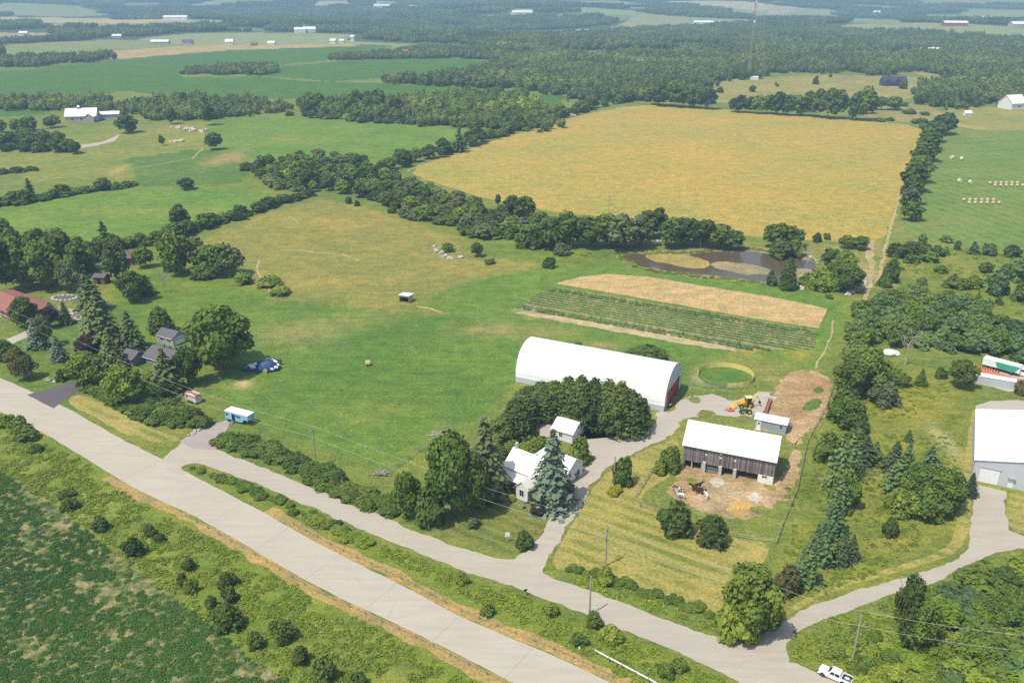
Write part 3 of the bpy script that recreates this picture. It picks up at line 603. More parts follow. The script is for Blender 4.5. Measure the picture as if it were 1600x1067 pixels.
def screenx(p): return p.x/(p.y*math.cos(PITCH)+(CH-p.z)*math.sin(PITCH))
def settle(budget=285):
    have={}
    for o in COL.objects:
        if 'category' in o: n=o.name.split('.')[0]; have[n]=have.get(n,0)+1
    def inview(p):
        z=p.y*math.cos(PITCH)+(CH-p.z)*math.sin(PITCH); u=abs(p.x/z)*F; v=-(p.y*math.sin(PITCH)-(CH-p.z)*math.cos(PITCH))/z*F; return u<840 and v<575
    order=sorted(PEND,key=lambda q:-(q[2]*q[3]*pxm(q[1])**2)); solo=[]; mass=[]
    for q in order:
        n=NAMES[q[0]][0]
        if inview(q[1]) and have.get(n,0)<budget: have[n]=have.get(n,0)+1; solo.append(q)
        else: mass.append(q)
    groups={}
    for q in solo: groups.setdefault((q[6],q[5]),[]).append(q)
    for (g,l),Q in groups.items():
        Q.sort(key=lambda q:screenx(q[1])); N=len(Q)
        for i,q in enumerate(Q):
            lab=l+(', %s from the left'%ordinal(i+1) if N>1 else '')
            tree(q[0],0,0,q[2],q[3],q[4],lab,g,lod=q[7],world=q[1],meters=True)
    src=[];pts=[]; idx={}
    for q in mass:
        lod='lo' if math.hypot(q[1].x,q[1].y)>170 else q[7]; me=KIT[q[0],lod][len(pts)%3]; key=(me.name,q[4])
        if key not in idx: idx[key]=len(src); src.append(with_mat(me,L_[q[4]]))
        pts.append((q[1].x,q[1].y,q[1].z,q[3]/NATW[q[0]],q[2],random.uniform(0,6.28),idx[key]))
    print('solo',len(solo),'mass',len(mass),have)
    if pts:
        P=np.array(pts); scatter('undergrowth',P[:,[0,1,2,3,5]],src,None,'mass of smaller bushes filling hedges and thickets','undergrowth',height=P[:,4],pick=P[:,6])
# geometry-node scatter for what nobody could count
def scatter(name,pts,srcs,mat=None,label=None,cat=None,kind='stuff',parent=None,height=None,pick=None):
    """pts: array rows x,y,z,scale,rot; srcs: list of meshes"""
    pts=np.asarray(pts,float); g=np.random.default_rng(len(pts)); pick=g.integers(0,len(srcs),len(pts)) if pick is None else pick
    me=bpy.data.meshes.new(name); me.vertices.add(len(pts)); me.vertices.foreach_set('co',pts[:,:3].astype(np.float32).ravel())
    for nm,arr in (('sc',pts[:,3]),('rz',pts[:,4]),('hz',pts[:,3] if height is None else height)):
        a=me.attributes.new(nm,'FLOAT','POINT'); a.data.foreach_set('value',arr.astype(np.float32))
    a=me.attributes.new('vi','INT','POINT'); a.data.foreach_set('value',pick.astype(np.int32))
    me.update(); o=bpy.data.objects.new(name,me); COL.objects.link(o)
    if parent is not None: o.parent=parent
    c=bpy.data.collections.new(name+'_source')
    for i,m in enumerate(srcs):
        so_=bpy.data.objects.new('%s_source_%02d'%(name,i),m); c.objects.link(so_)
    t=bpy.data.node_groups.new(name,'GeometryNodeTree'); t.interface.new_socket('Geometry',in_out='INPUT',socket_type='NodeSocketGeometry'); t.interface.new_socket('Geometry',in_out='OUTPUT',socket_type='NodeSocketGeometry')
    N=t.nodes; gi=N.new('NodeGroupInput'); go=N.new('NodeGroupOutput'); ip=N.new('GeometryNodeInstanceOnPoints'); ci=N.new('GeometryNodeCollectionInfo')
    ci.inputs[0].default_value=c; ci.inputs['Separate Children'].default_value=True; ci.inputs['Reset Children'].default_value=True
    ip.inputs['Pick Instance'].default_value=True
    def at(nm,ty):
        a=N.new('GeometryNodeInputNamedAttribute'); a.data_type=ty; a.inputs[0].default_value=nm; return a.outputs[0]
    cx=N.new('ShaderNodeCombineXYZ'); t.links.new(at('rz','FLOAT'),cx.inputs[2]); 
    t.links.new(gi.outputs[0],ip.inputs['Points']); t.links.new(ci.outputs[0],ip.inputs['Instance']); t.links.new(at('vi','INT'),ip.inputs['Instance Index'])
    t.links.new(cx.outputs[0],ip.inputs['Rotation']); cs=N.new('ShaderNodeCombineXYZ'); q=at('sc','FLOAT'); t.links.new(q,cs.inputs[0]); t.links.new(q,cs.inputs[1]); t.links.new(at('hz','FLOAT'),cs.inputs[2]); t.links.new(cs.outputs[0],ip.inputs['Scale']); t.links.new(ip.outputs[0],go.inputs[0])
    m=o.modifiers.new('scatter','NODES'); m.node_group=t
    tag(o,label,cat,None,kind); return o
def with_mat(me,mat,name=None):
    m=me.copy(); m.materials.clear(); m.materials.append(mat); return m
# ================================================================ WOODS FAR AWAY (stuff)
def clump(seed,size,n,hmean,leafn,leaf,mat,sub=5):
    g=np.random.default_rng(seed); P=[];N=[];T=[];c=MB(); tr=0
    for i in range(n):
        x,y=g.uniform(-size/2,size/2,2); h=hmean*g.uniform(.6,1.25); r=h*g.uniform(.30,.42); con=g.random()<.22; tone=g.random()
        d=g.normal(size=(leafn,3)); d[:,2]=np.abs(d[:,2])*.9-.2; d/=np.linalg.norm(d,axis=1,keepdims=True)
        lump=1+.22*np.sin(d[:,0]*5+i)*np.cos(d[:,1]*5+2*i)
        if con:
            t=g.uniform(0,1,leafn)[:,None]; a=g.uniform(0,2*PI,leafn)[:,None]; rr_=r*.6*(1-t)+.2
            p=np.concatenate([np.cos(a)*rr_,np.sin(a)*rr_,h*1.1*(.15+.85*t)],1); nn=np.concatenate([np.cos(a),np.sin(a),.7+0*a],1)
            c.tub((x,y,0),(x,y,h),r*.5,.1,5,False)
        else:
            p=d*np.array([r,r,h*.45])*lump[:,None]+np.array([0,0,h*.55]); nn=d
            c.blob((x,y,h*.5),(r*.85,r*.85,h*.42),seed+i,.2,6,4)
        P.append(p+np.array([x,y,0])); N.append(nn+g.normal(size=nn.shape)*.3); T.append(np.full(leafn,tone*(.35 if con else 1)))
    P=np.vstack(P);N=np.vstack(N);T=np.concatenate(T)
    me,t=quads_mesh('far_trees',P,N,leaf*g.uniform(.6,1.4,len(P)),.8,c,seed); set_tone(me,np.clip(T*.65+t*.35,0,1)); me.materials.append(mat); return me
CL1=[clump(50+i,34,24,10,60,.95,L_['far']) for i in range(5)]
CL2=[clump(70+i,100,130,11,14,2.4,L_['far']) for i in range(4)]
CLL=[clump(90+i,30,20,10,70,.85,L_['light']) for i in range(3)]
OPEN=[FW[i][0] for i in range(len(FW))]+[wpoly([(600,285),(880,170),(990,160),(1350,185),(1460,190),(1600,180),(1900,190),(1900,420),(1380,400)]),
  wpoly([(1480,185),(1500,172),(1560,163),(1700,160),(1700,240),(1480,230)]),wpoly([(1080,150),(1110,125),(1160,118),(1240,112),(1340,112),(1450,125),(1480,140),(1470,180),(1000,170)])]
def openland(x,y):
    r=np.zeros(x.shape,bool)
    for p in OPEN: r|=inpoly(x,y,p)
    return r
def woods(name,r0,r1,step,cl,label,thr,scale,seed):
    g=np.random.default_rng(seed); xs=np.arange(-r1*.72,r1*.72,step); ys=np.arange(r0*.72,r1,step); XX,YY=np.meshgrid(xs,ys); XX=XX+g.uniform(-.4,.4,XX.shape)*step; YY=YY+g.uniform(-.4,.4,XX.shape)*step
    x=XX.ravel(); y=YY.ravel(); r=np.hypot(x,y); m=(r>r0)&(r<r1)&(np.abs(x)<y*.68+60)&(~openland(x,y))
    for dy in (step*.45,): m&=(~openland(x,y-dy))&(~openland(x-dy,y))&(~openland(x+dy,y))
    n=softn(x,y,230,3); m&=(n<thr)&(n>.2)&(softn(x,y,75+scale*20,9)>.2)&(softn(x,y,150,5)<.80); x=x[m];y=y[m]
    pts=np.stack([x,y,hgt(x,y)-.3,g.uniform(.75,1.2,len(x))*scale,g.uniform(0,6.28,len(x))],1); print(name,len(pts))
    return scatter(name,pts,cl,None,label,'woodland')
woods('far_woodland',1250,2700,30,CL1,'mixed woodland covering the low hills beyond the farms',.57,1.0,1)
woods('distant_woodland',2650,9000,85,CL2,'hazy blue wooded hills along the top of the view',.64,1.0,2)
def woodpoly(name,polys,step,cl,label,scale=1,seed=3):
    g=np.random.default_rng(seed); out=[]
    for poly in polys:
        Pw=wpoly(poly); lo=Pw.min(0); hi=Pw.max(0); xs=np.arange(lo[0],hi[0],step); ys=np.arange(lo[1],hi[1],step); XX,YY=np.meshgrid(xs,ys)
        x=(XX+g.uniform(-.4,.4,XX.shape)*step).ravel(); y=(YY+g.uniform(-.4,.4,XX.shape)*step).ravel(); m=inpoly(x,y,Pw); x=x[m];y=y[m]
        out.append(np.stack([x,y,hgt(x,y)-.3,g.uniform(.75,1.15,len(x))*scale,g.uniform(0,6.28,len(x))],1))
    pts=np.vstack(out); print(name,len(pts)); return scatter(name,pts,cl,None,label,'woodland')
# wood behind the golden field and the bands between the fields
woodpoly('woodland',[[(560,133),(640,128),(740,118),(790,100),(900,94),(1010,97),(1110,103),(1200,110),(1170,122),(1110,128),(1075,150),(1030,160),(1000,160),(960,158),(900,160),(893,151),(800,140),(700,134),(620,130)],
  [(1450,150),(1500,122),(1600,118),(1800,118),(1800,150),(1600,152),(1560,163),(1500,166),(1470,175)],[(1350,120),(1340,112),(1500,97),(1600,92),(1800,90),(1800,120),(1500,122),(1440,112)]],
  20,CL1,'dense leafy wood behind the golden field',.92)
woodpoly('light_green_woodland',[[(800,98),(900,94),(1010,97),(1110,103),(1090,110),(900,106),(800,108)],[(640,160),(700,152),(780,153),(840,168),(830,180),(760,185),(660,180)]],22,CLL,'bright yellow-green tree crowns standing in the wood between two fields',.95,4)  # stands of naturally light green trees, yellower leaf colour than the wood around
woodpoly('field_copse',[[(455,178),(540,160),(640,158),(740,160),(810,170),(870,182),(860,200),(760,196),(640,194),(540,182)],[(190,172),(260,158),(330,158),(430,166),(440,172),(420,180),(330,186),(260,186),(200,182)],[(0,160),(90,158),(180,160),(185,175),(100,172),(0,172)],
  [(285,112),(400,106),(430,108),(430,118),(360,118),(290,118)],[(500,96),(540,88),(600,86),(640,84),(760,88),(760,92),(640,92),(560,94)],[(640,76),(760,80),(900,86),(890,92),(780,96),(700,88),(620,84)]],
  19,CL1,'dark band of trees growing between the fields',.72,5)
woodpoly('field_copse',[[(60,92),(120,94),(180,86),(180,92),(100,102),(0,108),(0,96)],[(1000,100),(1500,84),(1800,80),(1800,92),(1500,100),(1340,112),(1180,116)]],24,CL1,'woods closing the fields at mid distance',.85,6)
# ================================================================ BUILDINGS
M_WMET=ribbed('white_metal_roof',(.80,.78,.72),.35,'X',.4,.05,streak=.15); M_WMETY=ribbed('white_metal_roof_y',(.80,.78,.72),.35,'Y',.4,.04)
M_WHITE=plain('white_paint',(.78,.77,.74),.6,.05); M_SIDE=ribbed('white_siding',(.74,.73,.70),.25,'Z',.6,.04,streak=.2)
M_GREY=ribbed('grey_siding',(.33,.36,.39),.25,'Z',.6,.05,streak=.2); M_GREYM=ribbed('grey_metal_wall',(.52,.54,.57),.4,'X',.5,.03,streak=.12)
M_FABRIC=plain('white_fabric',(.84,.83,.80),.55,.03,.4); M_CONC=plain('concrete',(.46,.43,.38),.9,.15,2,bump=.3)
M_GLASS=plain('dark_glass',(.02,.025,.03),.08,.1,1,.6); M_BLACK=plain('dark_interior',(.015,.013,.012),.9,.1); M_RED=plain('red_door',(.30,.035,.04),.6,.15,2)
M_TAR=plain('shingle_grey',(.13,.12,.125),.9,.25,8,.2,bump=.3); M_TARR=plain('shingle_red_brown',(.30,.12,.095),.9,.25,8,.2,bump=.3); M_TARB=plain('shingle_brown',(.17,.11,.09),.9,.2,8,.2)
M_BRICK=plain('brown_brick',(.22,.12,.09),.9,.2,12); M_BRICKG=plain('grey_brick',(.20,.185,.18),.9,.2,12); M_METL=plain('galvanised',(.45,.46,.47),.4,.15,3,.5,.6); M_RUST=plain('rusty_steel',(.30,.11,.06),.8,.3,3,bump=.3)
M_DKMET=ribbed('dark_metal_roof',(.055,.05,.075),.4,'X',.4); M_WOOD=plain('weathered_wood',(.26,.22,.18),.9,.25,4,bump=.3); M_WOODL=plain('pale_wood',(.5,.42,.3),.9,.2,4)
M_POLE=plain('pole_wood',(.36,.31,.26),.9,.15,2); M_RUB=plain('black_rubber',(.02,.02,.02),.8,.2); M_PALEY=plain('pale_yellow_slats',(.74,.60,.18),.7,.12,3); M_ROCK=plain('field_stone',(.42,.38,.33),.9,.3,2,bump=.5)
M_BLUE=plain('pale_blue_paint',(.22,.48,.66),.45,.08); M_TARP=plain('blue_tarp',(.025,.06,.16),.5,.3,1.5,bump=.4); M_STRAWB=plain('straw_bale',(.52,.36,.16),.95,.3,6,bump=.6); M_BALEW=plain('pale_bale',(.62,.56,.36),.95,.2,6,bump=.4)
bt=NT('barn_board',.95,.1); bv=bt.obj(); bn=bt.noise(bt.mapp(bv,(5,5,.5)),1,4,.7); bt.color(bt.mix(bt.mr(bn,.3,.72),mul((.115,.085,.085),.45),(.25,.205,.20))); bt.l.new(bt.mix(bt.rand(),bt.mix(bt.mr(bn,.3,.72),(.06,.05,.052),(.17,.14,.14)),bt.mix(bt.mr(bn,.3,.7),(.17,.145,.14),(.42,.37,.355))),bt.b.inputs['Base Color']); M_BOARD=bt.m
def frame(A,B):
    a=G(*A); b=G(*B); return a,math.atan2(b.y-a.y,b.x-a.x),(b-a).length
def part(name,parent,mat,*boxes,**k):
    b=MB()
    for x in boxes: b.box(*x)
    return b.build(name,mat,parent,**k)
def gable(t,L,Wd,hw,hr,mw,mr,oh=.35,th=.12,axis='x',x0=0,y0=0,z0=0,gw=None,names=('wall','roof')):
    """walls with gable ends and a two-slab roof; ridge along local x (or y)"""
    b=MB(); 
    def T(p): return (x0+p[0],y0+p[1],z0+p[2]) if axis=='x' else (x0+p[1],y0+p[0],z0+p[2])
    def A(vs,fs,bb):
        vs=[T(v) for v in vs]; fs=fs if axis=='x' else [tuple(reversed(f)) for f in fs]; bb.add(vs,fs)
    A([(0,0,0),(L,0,0),(L,Wd,0),(0,Wd,0),(0,0,hw),(L,0,hw),(L,Wd,hw),(0,Wd,hw),(0,Wd/2,hr),(L,Wd/2,hr)],
      [(0,1,5,4),(1,2,6,9,5),(2,3,7,6),(3,0,4,8,7),(0,3,2,1)],b)
    w=b.build(names[0],mw,t)
    r=MB(); k=(hr-hw)/(Wd/2); e=oh; z1=hw-k*e+.02
    for s in (0,1):
        ya,yb=(-e,Wd/2) if s==0 else (Wd+e,Wd/2)
        vs=[(-e,ya,z1),(L+e,ya,z1),(L+e,yb,hr+.02),(-e,yb,hr+.02),(-e,ya,z1+th),(L+e,ya,z1+th),(L+e,yb,hr+.02+th),(-e,yb,hr+.02+th)]
        fs=[(0,3,2,1),(4,5,6,7),(0,1,5,4),(1,2,6,5),(2,3,7,6),(3,0,4,7)]
        if s: fs=[tuple(reversed(f)) for f in fs]
        A(vs,fs,r)
    rf=r.build(names[1],mr,t); return w,rf
def hip(t,L,Wd,hw,hr,mw,mr,oh=.6,inset=None,x0=0,y0=0):
    part('wall',t,mw,(x0,x0+L,y0,y0+Wd,0,hw)); i=inset if inset is not None else Wd/2; b=MB(); e=oh; z=hw-.05
    b.add([(x0-e,y0-e,z),(x0+L+e,y0-e,z),(x0+L+e,y0+Wd+e,z),(x0-e,y0+Wd+e,z),(x0+i,y0+Wd/2,hr),(x0+L-i,y0+Wd/2,hr),
      (x0-e,y0-e,z+.15),(x0+L+e,y0-e,z+.15),(x0+L+e,y0+Wd+e,z+.15),(x0-e,y0+Wd+e,z+.15)],
      [(0,3,2,1),(0,1,7,6),(1,2,8,7),(2,3,9,8),(3,0,6,9),(6,7,5,4),(7,8,5),(8,9,4,5),(9,6,4)])
    return b.build('roof',mr,t)
def window(t,x,z,w,h,y=0,face='-y',mat=None,frame_m=None,mull=1):
    """a window set proud of a wall: frame > pane"""
    f=MB(); p=MB(); d=.06; o=.09
    def bx(bb,a0,a1,z0,z1,d0,d1):
        if face=='-y': bb.box(a0,a1,y-d1,y-d0,z0,z1)
        elif face=='+x': bb.box(y+d0,y+d1,a0,a1,z0,z1)
        elif face=='-x': bb.box(y-d1,y-d0,a0,a1,z0,z1)
    bx(f,x-o,x+w+o,z-o,z,.003,d); bx(f,x-o,x+w+o,z+h,z+h+o,.003,d); bx(f,x-o,x,z,z+h,.003,d); bx(f,x+w,x+w+o,z,z+h,.003,d)
    for i in range(mull): a=x+w*(i+1)/(mull+1); bx(f,a-.025,a+.025,z,z+h,.03,d-.005)
    fo=f.build('window',frame_m or M_WHITE,t); bx(p,x,x+w,z,z+h,.003,.025); p.build('pane',M_GLASS,fo); return fo
def doorp(t,x,z,w,h,mat,y=0,face='-y',name='door',panes=None,d=.07):
    b=MB()
    def bx(bb,a0,a1,z0,z1,d0,d1):
        if face=='-y': bb.box(a0,a1,y-d1,y-d0,z0,z1)
        elif face=='+x': bb.box(y+d0,y+d1,a0,a1,z0,z1)
        elif face=='-x': bb.box(y-d1,y-d0,a0,a1,z0,z1)
    bx(b,x,x+w,z,z+h,.004,d); o=b.build(name,mat,t)
    for (a,c,pw,ph) in (panes or []):
        q=MB(); bx(q,x+a,x+a+pw,z+c,z+c+ph,d+.003,d+.02); q.build('pane',M_GLASS,o)
    return o
# ---- fabric covered arch barn
a,rz,L=frame((806,596),(1037,643)); t=thing('fabric_arch_barn','long white fabric covered arch barn with red doors in its right end','barn',a,rz)
Wd=(G(1037,643)-G(1067,602)).length*.93; H=9.6; WB=1.6
print('arch',L,Wd)
def archp(n,off=0,h0=WB):
    pr=[]
    for i in range(n+1):
        u=PI*i/n; pr.append((Wd/2-math.cos(u)*(Wd/2+off),h0+(H+off-h0)*abs(math.sin(u))**.92))
    return pr
b=MB(); o_=archp(28,.0); i_=archp(28,-.12); n=len(o_)
vs=[(x,y,z) for x in (-.1,L+.1) for (y,z) in o_]+[(x,y,z) for x in (-.1,L+.1) for (y,z) in i_]
fs=[(k,k+1,n+k+1,n+k) for k in range(n-1)]+[(2*n+k+1,2*n+k,3*n+k,3*n+k+1) for k in range(n-1)]+[(k+1,k,2*n+k,2*n+k+1) for k in range(n-1)]+[(n+k,n+k+1,3*n+k+1,3*n+k) for k in range(n-1)]
b.add(vs,fs); cv=b.build('fabric_cover',M_FABRIC,t)
for i in range(13):
    x=L*i/12; r=MB(); pr=archp(24,-.012)
    for k in range(24): r.tub((x,*pr[k]),(x,*pr[k+1]),.04,.04,4,False)
    r.build('rib',M_WHITE,cv)
part('base_wall',t,M_GREYM,(0,L,-.15,0,0,WB),(0,L,Wd,Wd+.15,0,WB))
for x,nm in ((L-.1,'end_wall'),(0,'end_wall')):
    pr=[(-.0,0)]+archp(24,-.13)+[(Wd,0)]; b=MB(); b.prism_x(pr,x,x+.08); b.build(nm,M_GREYM if 1 else M_WHITE,t)
dw=Wd*.235
for k in range(3):
    d=doorp(t,Wd*.16+k*(dw+.06),0.05,dw,4.6,M_RED,L,'+x','sliding_door')
part('door_track',t,M_WHITE,(L+.05,L+.2,Wd*.1,Wd*.9,4.75,4.95)); doorp(t,Wd*.90,.05,.9,2.1,M_WHITE,L,'+x')
window(t,Wd*.45,6.2,1.3,.8,L,'+x')
# ---- bank barn
a,rz,L=frame((1066,729),(1207,757)); t=thing('bank_barn','old barn of weathered grey boards under a long white metal roof','barn',a,rz); print('barn',L)
Wd=9.2; HE=6.1; HR=9.5; HB=1.9
nb=int(L/.28); bm=[MB().box(0,.26,-.05,0,HB,HE-.02).mesh('board') for _ in range(1)][0]
wl=MB(); wl.box(.05,L-.05,0.02,.12,HB,HE-.02); wl.box(.05,L-.05,Wd-.1,Wd,0,HE-.02); wall=wl.build('wall',M_BOARD,t)
for i in range(nb):
    o=link('board',bm,wall,M_BOARD); o.location=(i*L/nb,random.uniform(-.02,.01),random.uniform(-.12,.06)); o.scale=(L/nb/.28,1,1)
for x in (0,L-.08):
    b=MB(); z0=0 if x==0 else 0; b.prism_x([(0,HB if x==0 else HB),(Wd,HB),(Wd,HE),(Wd/2,HR-.05),(0,HE)],x,x+.08); b.build('gable_wall',M_BOARD,t)
r=MB(); k=(HR-HE)/(Wd/2); e=.55
for s in (0,1):
    ya,yb=(-e,Wd/2) if s==0 else (Wd+e,Wd/2); z=HE-k*e
    vs=[(-.35,ya,z),(L+.35,ya,z),(L+.35,yb,HR),(-.35,yb,HR),(-.35,ya,z+.1),(L+.35,ya,z+.1),(L+.35,yb,HR+.1),(-.35,yb,HR+.1)]
    fs=[(0,3,2,1),(4,5,6,7),(0,1,5,4),(1,2,6,5),(2,3,7,6),(3,0,4,7)]; r.add(vs,fs if s==0 else [tuple(reversed(f)) for f in fs])
r.build('roof',M_WMET,t); part('foundation',t,M_CONC,(0.02,.3,.5,Wd,0,HB),(L-.32,L-.02,.1,Wd,0,HB),(.3,L-.3,Wd-.35,Wd-.1,0,HB))
part('whitewashed_block',t,M_WHITE,(L*.835,L,-.12,2.4,0,HB)); window(t,L*.88,1.35,1.0,.5,-.12)
for f_ in (.245,.425,.585): part('pier',t,M_CONC,(L*f_-.35,L*f_+.35,-.75,.25,0,HB+.6 if f_<.3 else HB+.25))
for f_ in (.012,.105,.215): b=MB(); b.tub((L*f_,.1,0),(L*f_,.1,HB),.14,.14,7); b.build('post',M_WOODL,t)
for f_ in (.18,.36,.50): part('batten',t,M_METL,(L*f_-.06,L*f_+.06,-.13,-.075,HB-.1,HE-.3))
gt=MB()
for z in (.35,.65,.95,1.25,1.5): gt.tub((L*.28,-.35,z),(L*.395,-.35,z),.035,.035,5)
for x in (.28,.337,.395): gt.tub((L*x,-.35,.3),(L*x,-.35,1.5),.03,.03,5)
gt.build('gate',M_METL,t)
for x,z in ((.255,4.0),(.415,3.9),(.575,3.9)): part('signboard',t,M_WHITE,(L*x-.2,L*x+.2,-.13,-.08,z,z+.35))
part('lamp',t,M_WHITE,(L*.41,L*.41+.2,-.35,-.08,5.0,5.2))
# ---- grey shed with white tank
a,rz,L=frame((1178,669),(1227,679)); t=thing('grey_shed','low grey sided shed with a white roof behind the barn','shed',a,rz); gable(t,L,3.6,2.6,3.15,M_GREY,M_WMET,.25)
doorp(t,.5,.15,.95,2.1,M_WHITE,0,panes=[(.28,1.2,.4,.5)]); window(t,L*.79,1.1,.75,1.1,0); part('step',t,M_CONC,(.3,1.7,-.8,-.05,0,.15)); part('skid',t,M_WOODL,(1.8,L-.1,-.08,-.02,0,.16))
b=MB(); b.blob((0,0,.75),(.55,.55,.6),1,.0,10,8); p=G(1233,667); t=thing('water_tank','small white tank standing at the right end of the grey shed','tank',p); b.build('tank_body',M_WHITE,t,True); part('stand',t,M_METL,(-.4,.4,-.4,.4,0,.25))
# ---- white garage
a,rz,L=frame((862,684),(894,693)); t=thing('garage','small white garage with a white metal roof beside the cedar hedge','garage',a,rz); gable(t,L,6.4,2.5,4.1,M_SIDE,M_WMET,.3)
window(t,L*.36,1.0,.8,1.0,0); doorp(t,L*.06,.05,.85,2.0,M_WHITE,0); doorp(t,1.1,.05,3.2,2.2,M_WHITE,L,'+x','garage_door'); window(t,2.6,2.7,.8,.7,L,'+x')
# ---- farmhouse
a,rz,L=frame((789,752),(836,772)); t=thing('farmhouse','white farmhouse with white metal roofs behind the big blue spruce','house',a,rz); print('house',L)
L=9.0; gable(t,L,6.8,4.2,6.9,M_SIDE,M_WMET,.35)
gable(t,6.2,8.5,3.8,6.4,M_SIDE,M_WMETY,.3,axis='y',x0=L-5.9,y0=7.4) if False else gable(t,5.5,4.6,3.4,5.3,M_SIDE,M_WMETY,.3,axis='y',x0=1.6,y0=6.75)
gable(t,5.2,6.0,3.2,5.2,M_SIDE,M_WMETY,.3,axis='x',x0=6.3,y0=6.9)
part('porch_roof',t,M_WMET) if False else None
b=MB(); b.prism_x([(-2.3,2.55),(0,3.35),(0,3.45),(-2.3,2.65)],-.2,L-1.9); b.build('porch_roof',M_WMET,t)
for x in (0,2.3,4.6): part('porch_post',t,M_WHITE,(x,x+.14,-2.15,-2.01,.2,2.6))
part('porch_floor',t,M_BRICK,(-.1,L-2.2,-2.3,-.01,0,.22)); doorp(t,2.6,.25,.95,2.0,M_RED,0); window(t,.7,1.0,1.2,1.3,0); window(t,4.4,1.0,1.2,1.3,0)
gable(t,3.6,3.0,3.0,4.5,M_SIDE,M_WMETY,.25,axis='y',x0=L-3.2,y0=-3.5,names=('bay_wall','bay_roof')); window(t,L-2.3,.95,1.1,1.5,-3.5)
window(t,1.5,2.6,1.0,1.2,L,'+x'); window(t,5,2.6,1.0,1.2,L,'+x')
part('chimney',t,M_CONC,(.25,.85,3.2,3.8,6.4,8.2)); part('vent_pipe',t,M_METL,(5.5,5.65,9.0,9.15,5.5,6.6))
for k in range(2):
    p=[G(822,773),G(812,775)][k]; b=MB(); b.box(-.35,.35,-.35,.35,0,.5); b.box(-.3,.3,-.3,.3,.5,.95) if k==0 else b.blob((0,0,.7),.35,k)
    b.build('patio_stool' if k else 'barbecue',M_BLACK if k==0 else M_RED,None); o=COL.objects[-1]; o.location=p; tag(o,['dark covered barbecue on the farmhouse patio','red seat beside the barbecue on the farmhouse patio'][k],['barbecue','seat'][k])
# ---- warehouse at the right edge
a=G(1517,749); rz=wdir((1527,757),(1600,773)); dep=(G(1518,668)-a).length; t=thing('warehouse','big pale grey metal warehouse with a white roof at the right edge','warehouse',a,rz)
Wf=21.0; print('wh',dep); gable(t,dep,Wf,4.9,7.0,M_GREYM,M_WMETY,.25,axis='y'); doorp(t,1.3,.02,3.7,3.3,M_WHITE,0,'-y','roller_door'); part('door_header',t,M_METL,(1.1,5.3,-.1,-.01,3.4,3.6)); doorp(t,6.9,.05,1.0,2.1,M_WHITE,0); part('door_hood',t,M_METL,(6.7,8.1,-.6,-.01,2.35,2.5))
part('skylight_strip',t,M_GLASS) if False else None
for k in range(3): part('wall_lamp',t,M_METL,(-.25,-.01,dep*(.15+.3*k),dep*(.15+.3*k)+.25,3.2,3.45))
# ---- grey hipped bungalow by the road, left
a,rz,L=frame((229,568),(262,580)); t=thing('bungalow','grey brick bungalow with a dark grey shingle roof among the trees','house',a,rz+R(4)); print('bung',L)
gable(t,9.6,7.0,2.7,4.4,M_BRICKG,M_TAR,.6); fo=part('fascia',t,M_WHITE,(-.62,10.2,-.64,-.61,2.1,2.32)); 
for x in (.7,3.0,5.2,7.4): window(t,x,.9,1.7,1.3,0,mull=2)
for x,y in ((3,4.6),(5.5,4.3),(7.5,4.8)): b=MB(); b.tub((x,y,4.0),(x,y,4.95),.14,.14,6); b.build('roof_vent',M_BLACK,t)
a=G(192,568); t=thing('breezeway','low grey shingled side wing left of the bungalow','side building',a,rz+R(4)); gable(t,4.4,4.6,2.4,3.7,M_BRICKG,M_TAR,.5); window(t,1.5,.9,1.6,1.2,0)
a,rz,L=frame((247,535),(270,541)); t=thing('detached_garage','grey detached garage whose white door has dark panes','garage',a,rz); Lg=6.6; gable(t,Lg,4.8,2.6,3.9,M_GREY,M_TAR,.3)
doorp(t,.6,.05,3.6,2.25,M_WHITE,Lg,'+x','garage_door',panes=[(.3+.8*k,1.5,.55,.35) for k in range(4)]); window(t,1.2,1.0,1.4,.9,0); window(t,4.2,1.0,1.4,.9,0); part('corner_trim',t,M_WHITE,(-.05,.08,-.06,-.01,0,2.6),(Lg-.08,Lg+.05,-.06,-.01,0,2.6),(0,Lg,-.36,-.33,2.3,2.5))
# ---- red roofed ranch house left edge
a,rz,L=frame((0,503),(40,516)); t=thing('ranch_house','ranch house with a wide terracotta red hipped roof at the left edge','house',G(-32,481),rz-R(4)); print('ranch',L)
hip(t,20,11,2.9,5.2,M_BRICK,M_TARR,.8,5); [window(t,x,.9,1.8,1.3,0,mull=2) for x in (5,9,13,16.5)]; doorp(t,11.8,.05,1,2.05,M_WHITE,0); part('stoop',t,M_CONC,(11,15,-2.4,-.02,0,.2))
hip(t,7,8,2.9,4.6,M_BRICK,M_TARR,.7,3,18.6,3.4)
# ---- brown roofed house by hedge
a,rz,L=frame((160,415),(215,408)); t=thing('brown_roof_house','brick house with a red brown hipped roof below the long hedge','house',a,wdir((160,412),(217,411))); hip(t,11.6,8,2.8,4.8,M_BRICK,M_TARB,.7,4.5); [window(t,x,.9,1.7,1.3,0) for x in (1,4.2,7.6)]; part('chimney',t,M_WHITE,(5.5,6.1,4.5,5.1,4.5,6.2)); part('terrace',t,M_CONC,(-3,2.5,-3.2,-.1,0,.12))
a=G(147,444); t=thing('dark_shed','dark brown shed with a blue grey roof behind the spruces','shed',a,R(-8)); gable(t,4.2,3.6,2.6,3.4,M_TARB,M_TAR,.3); doorp(t,1.4,.05,1.2,2,M_BLACK,0)
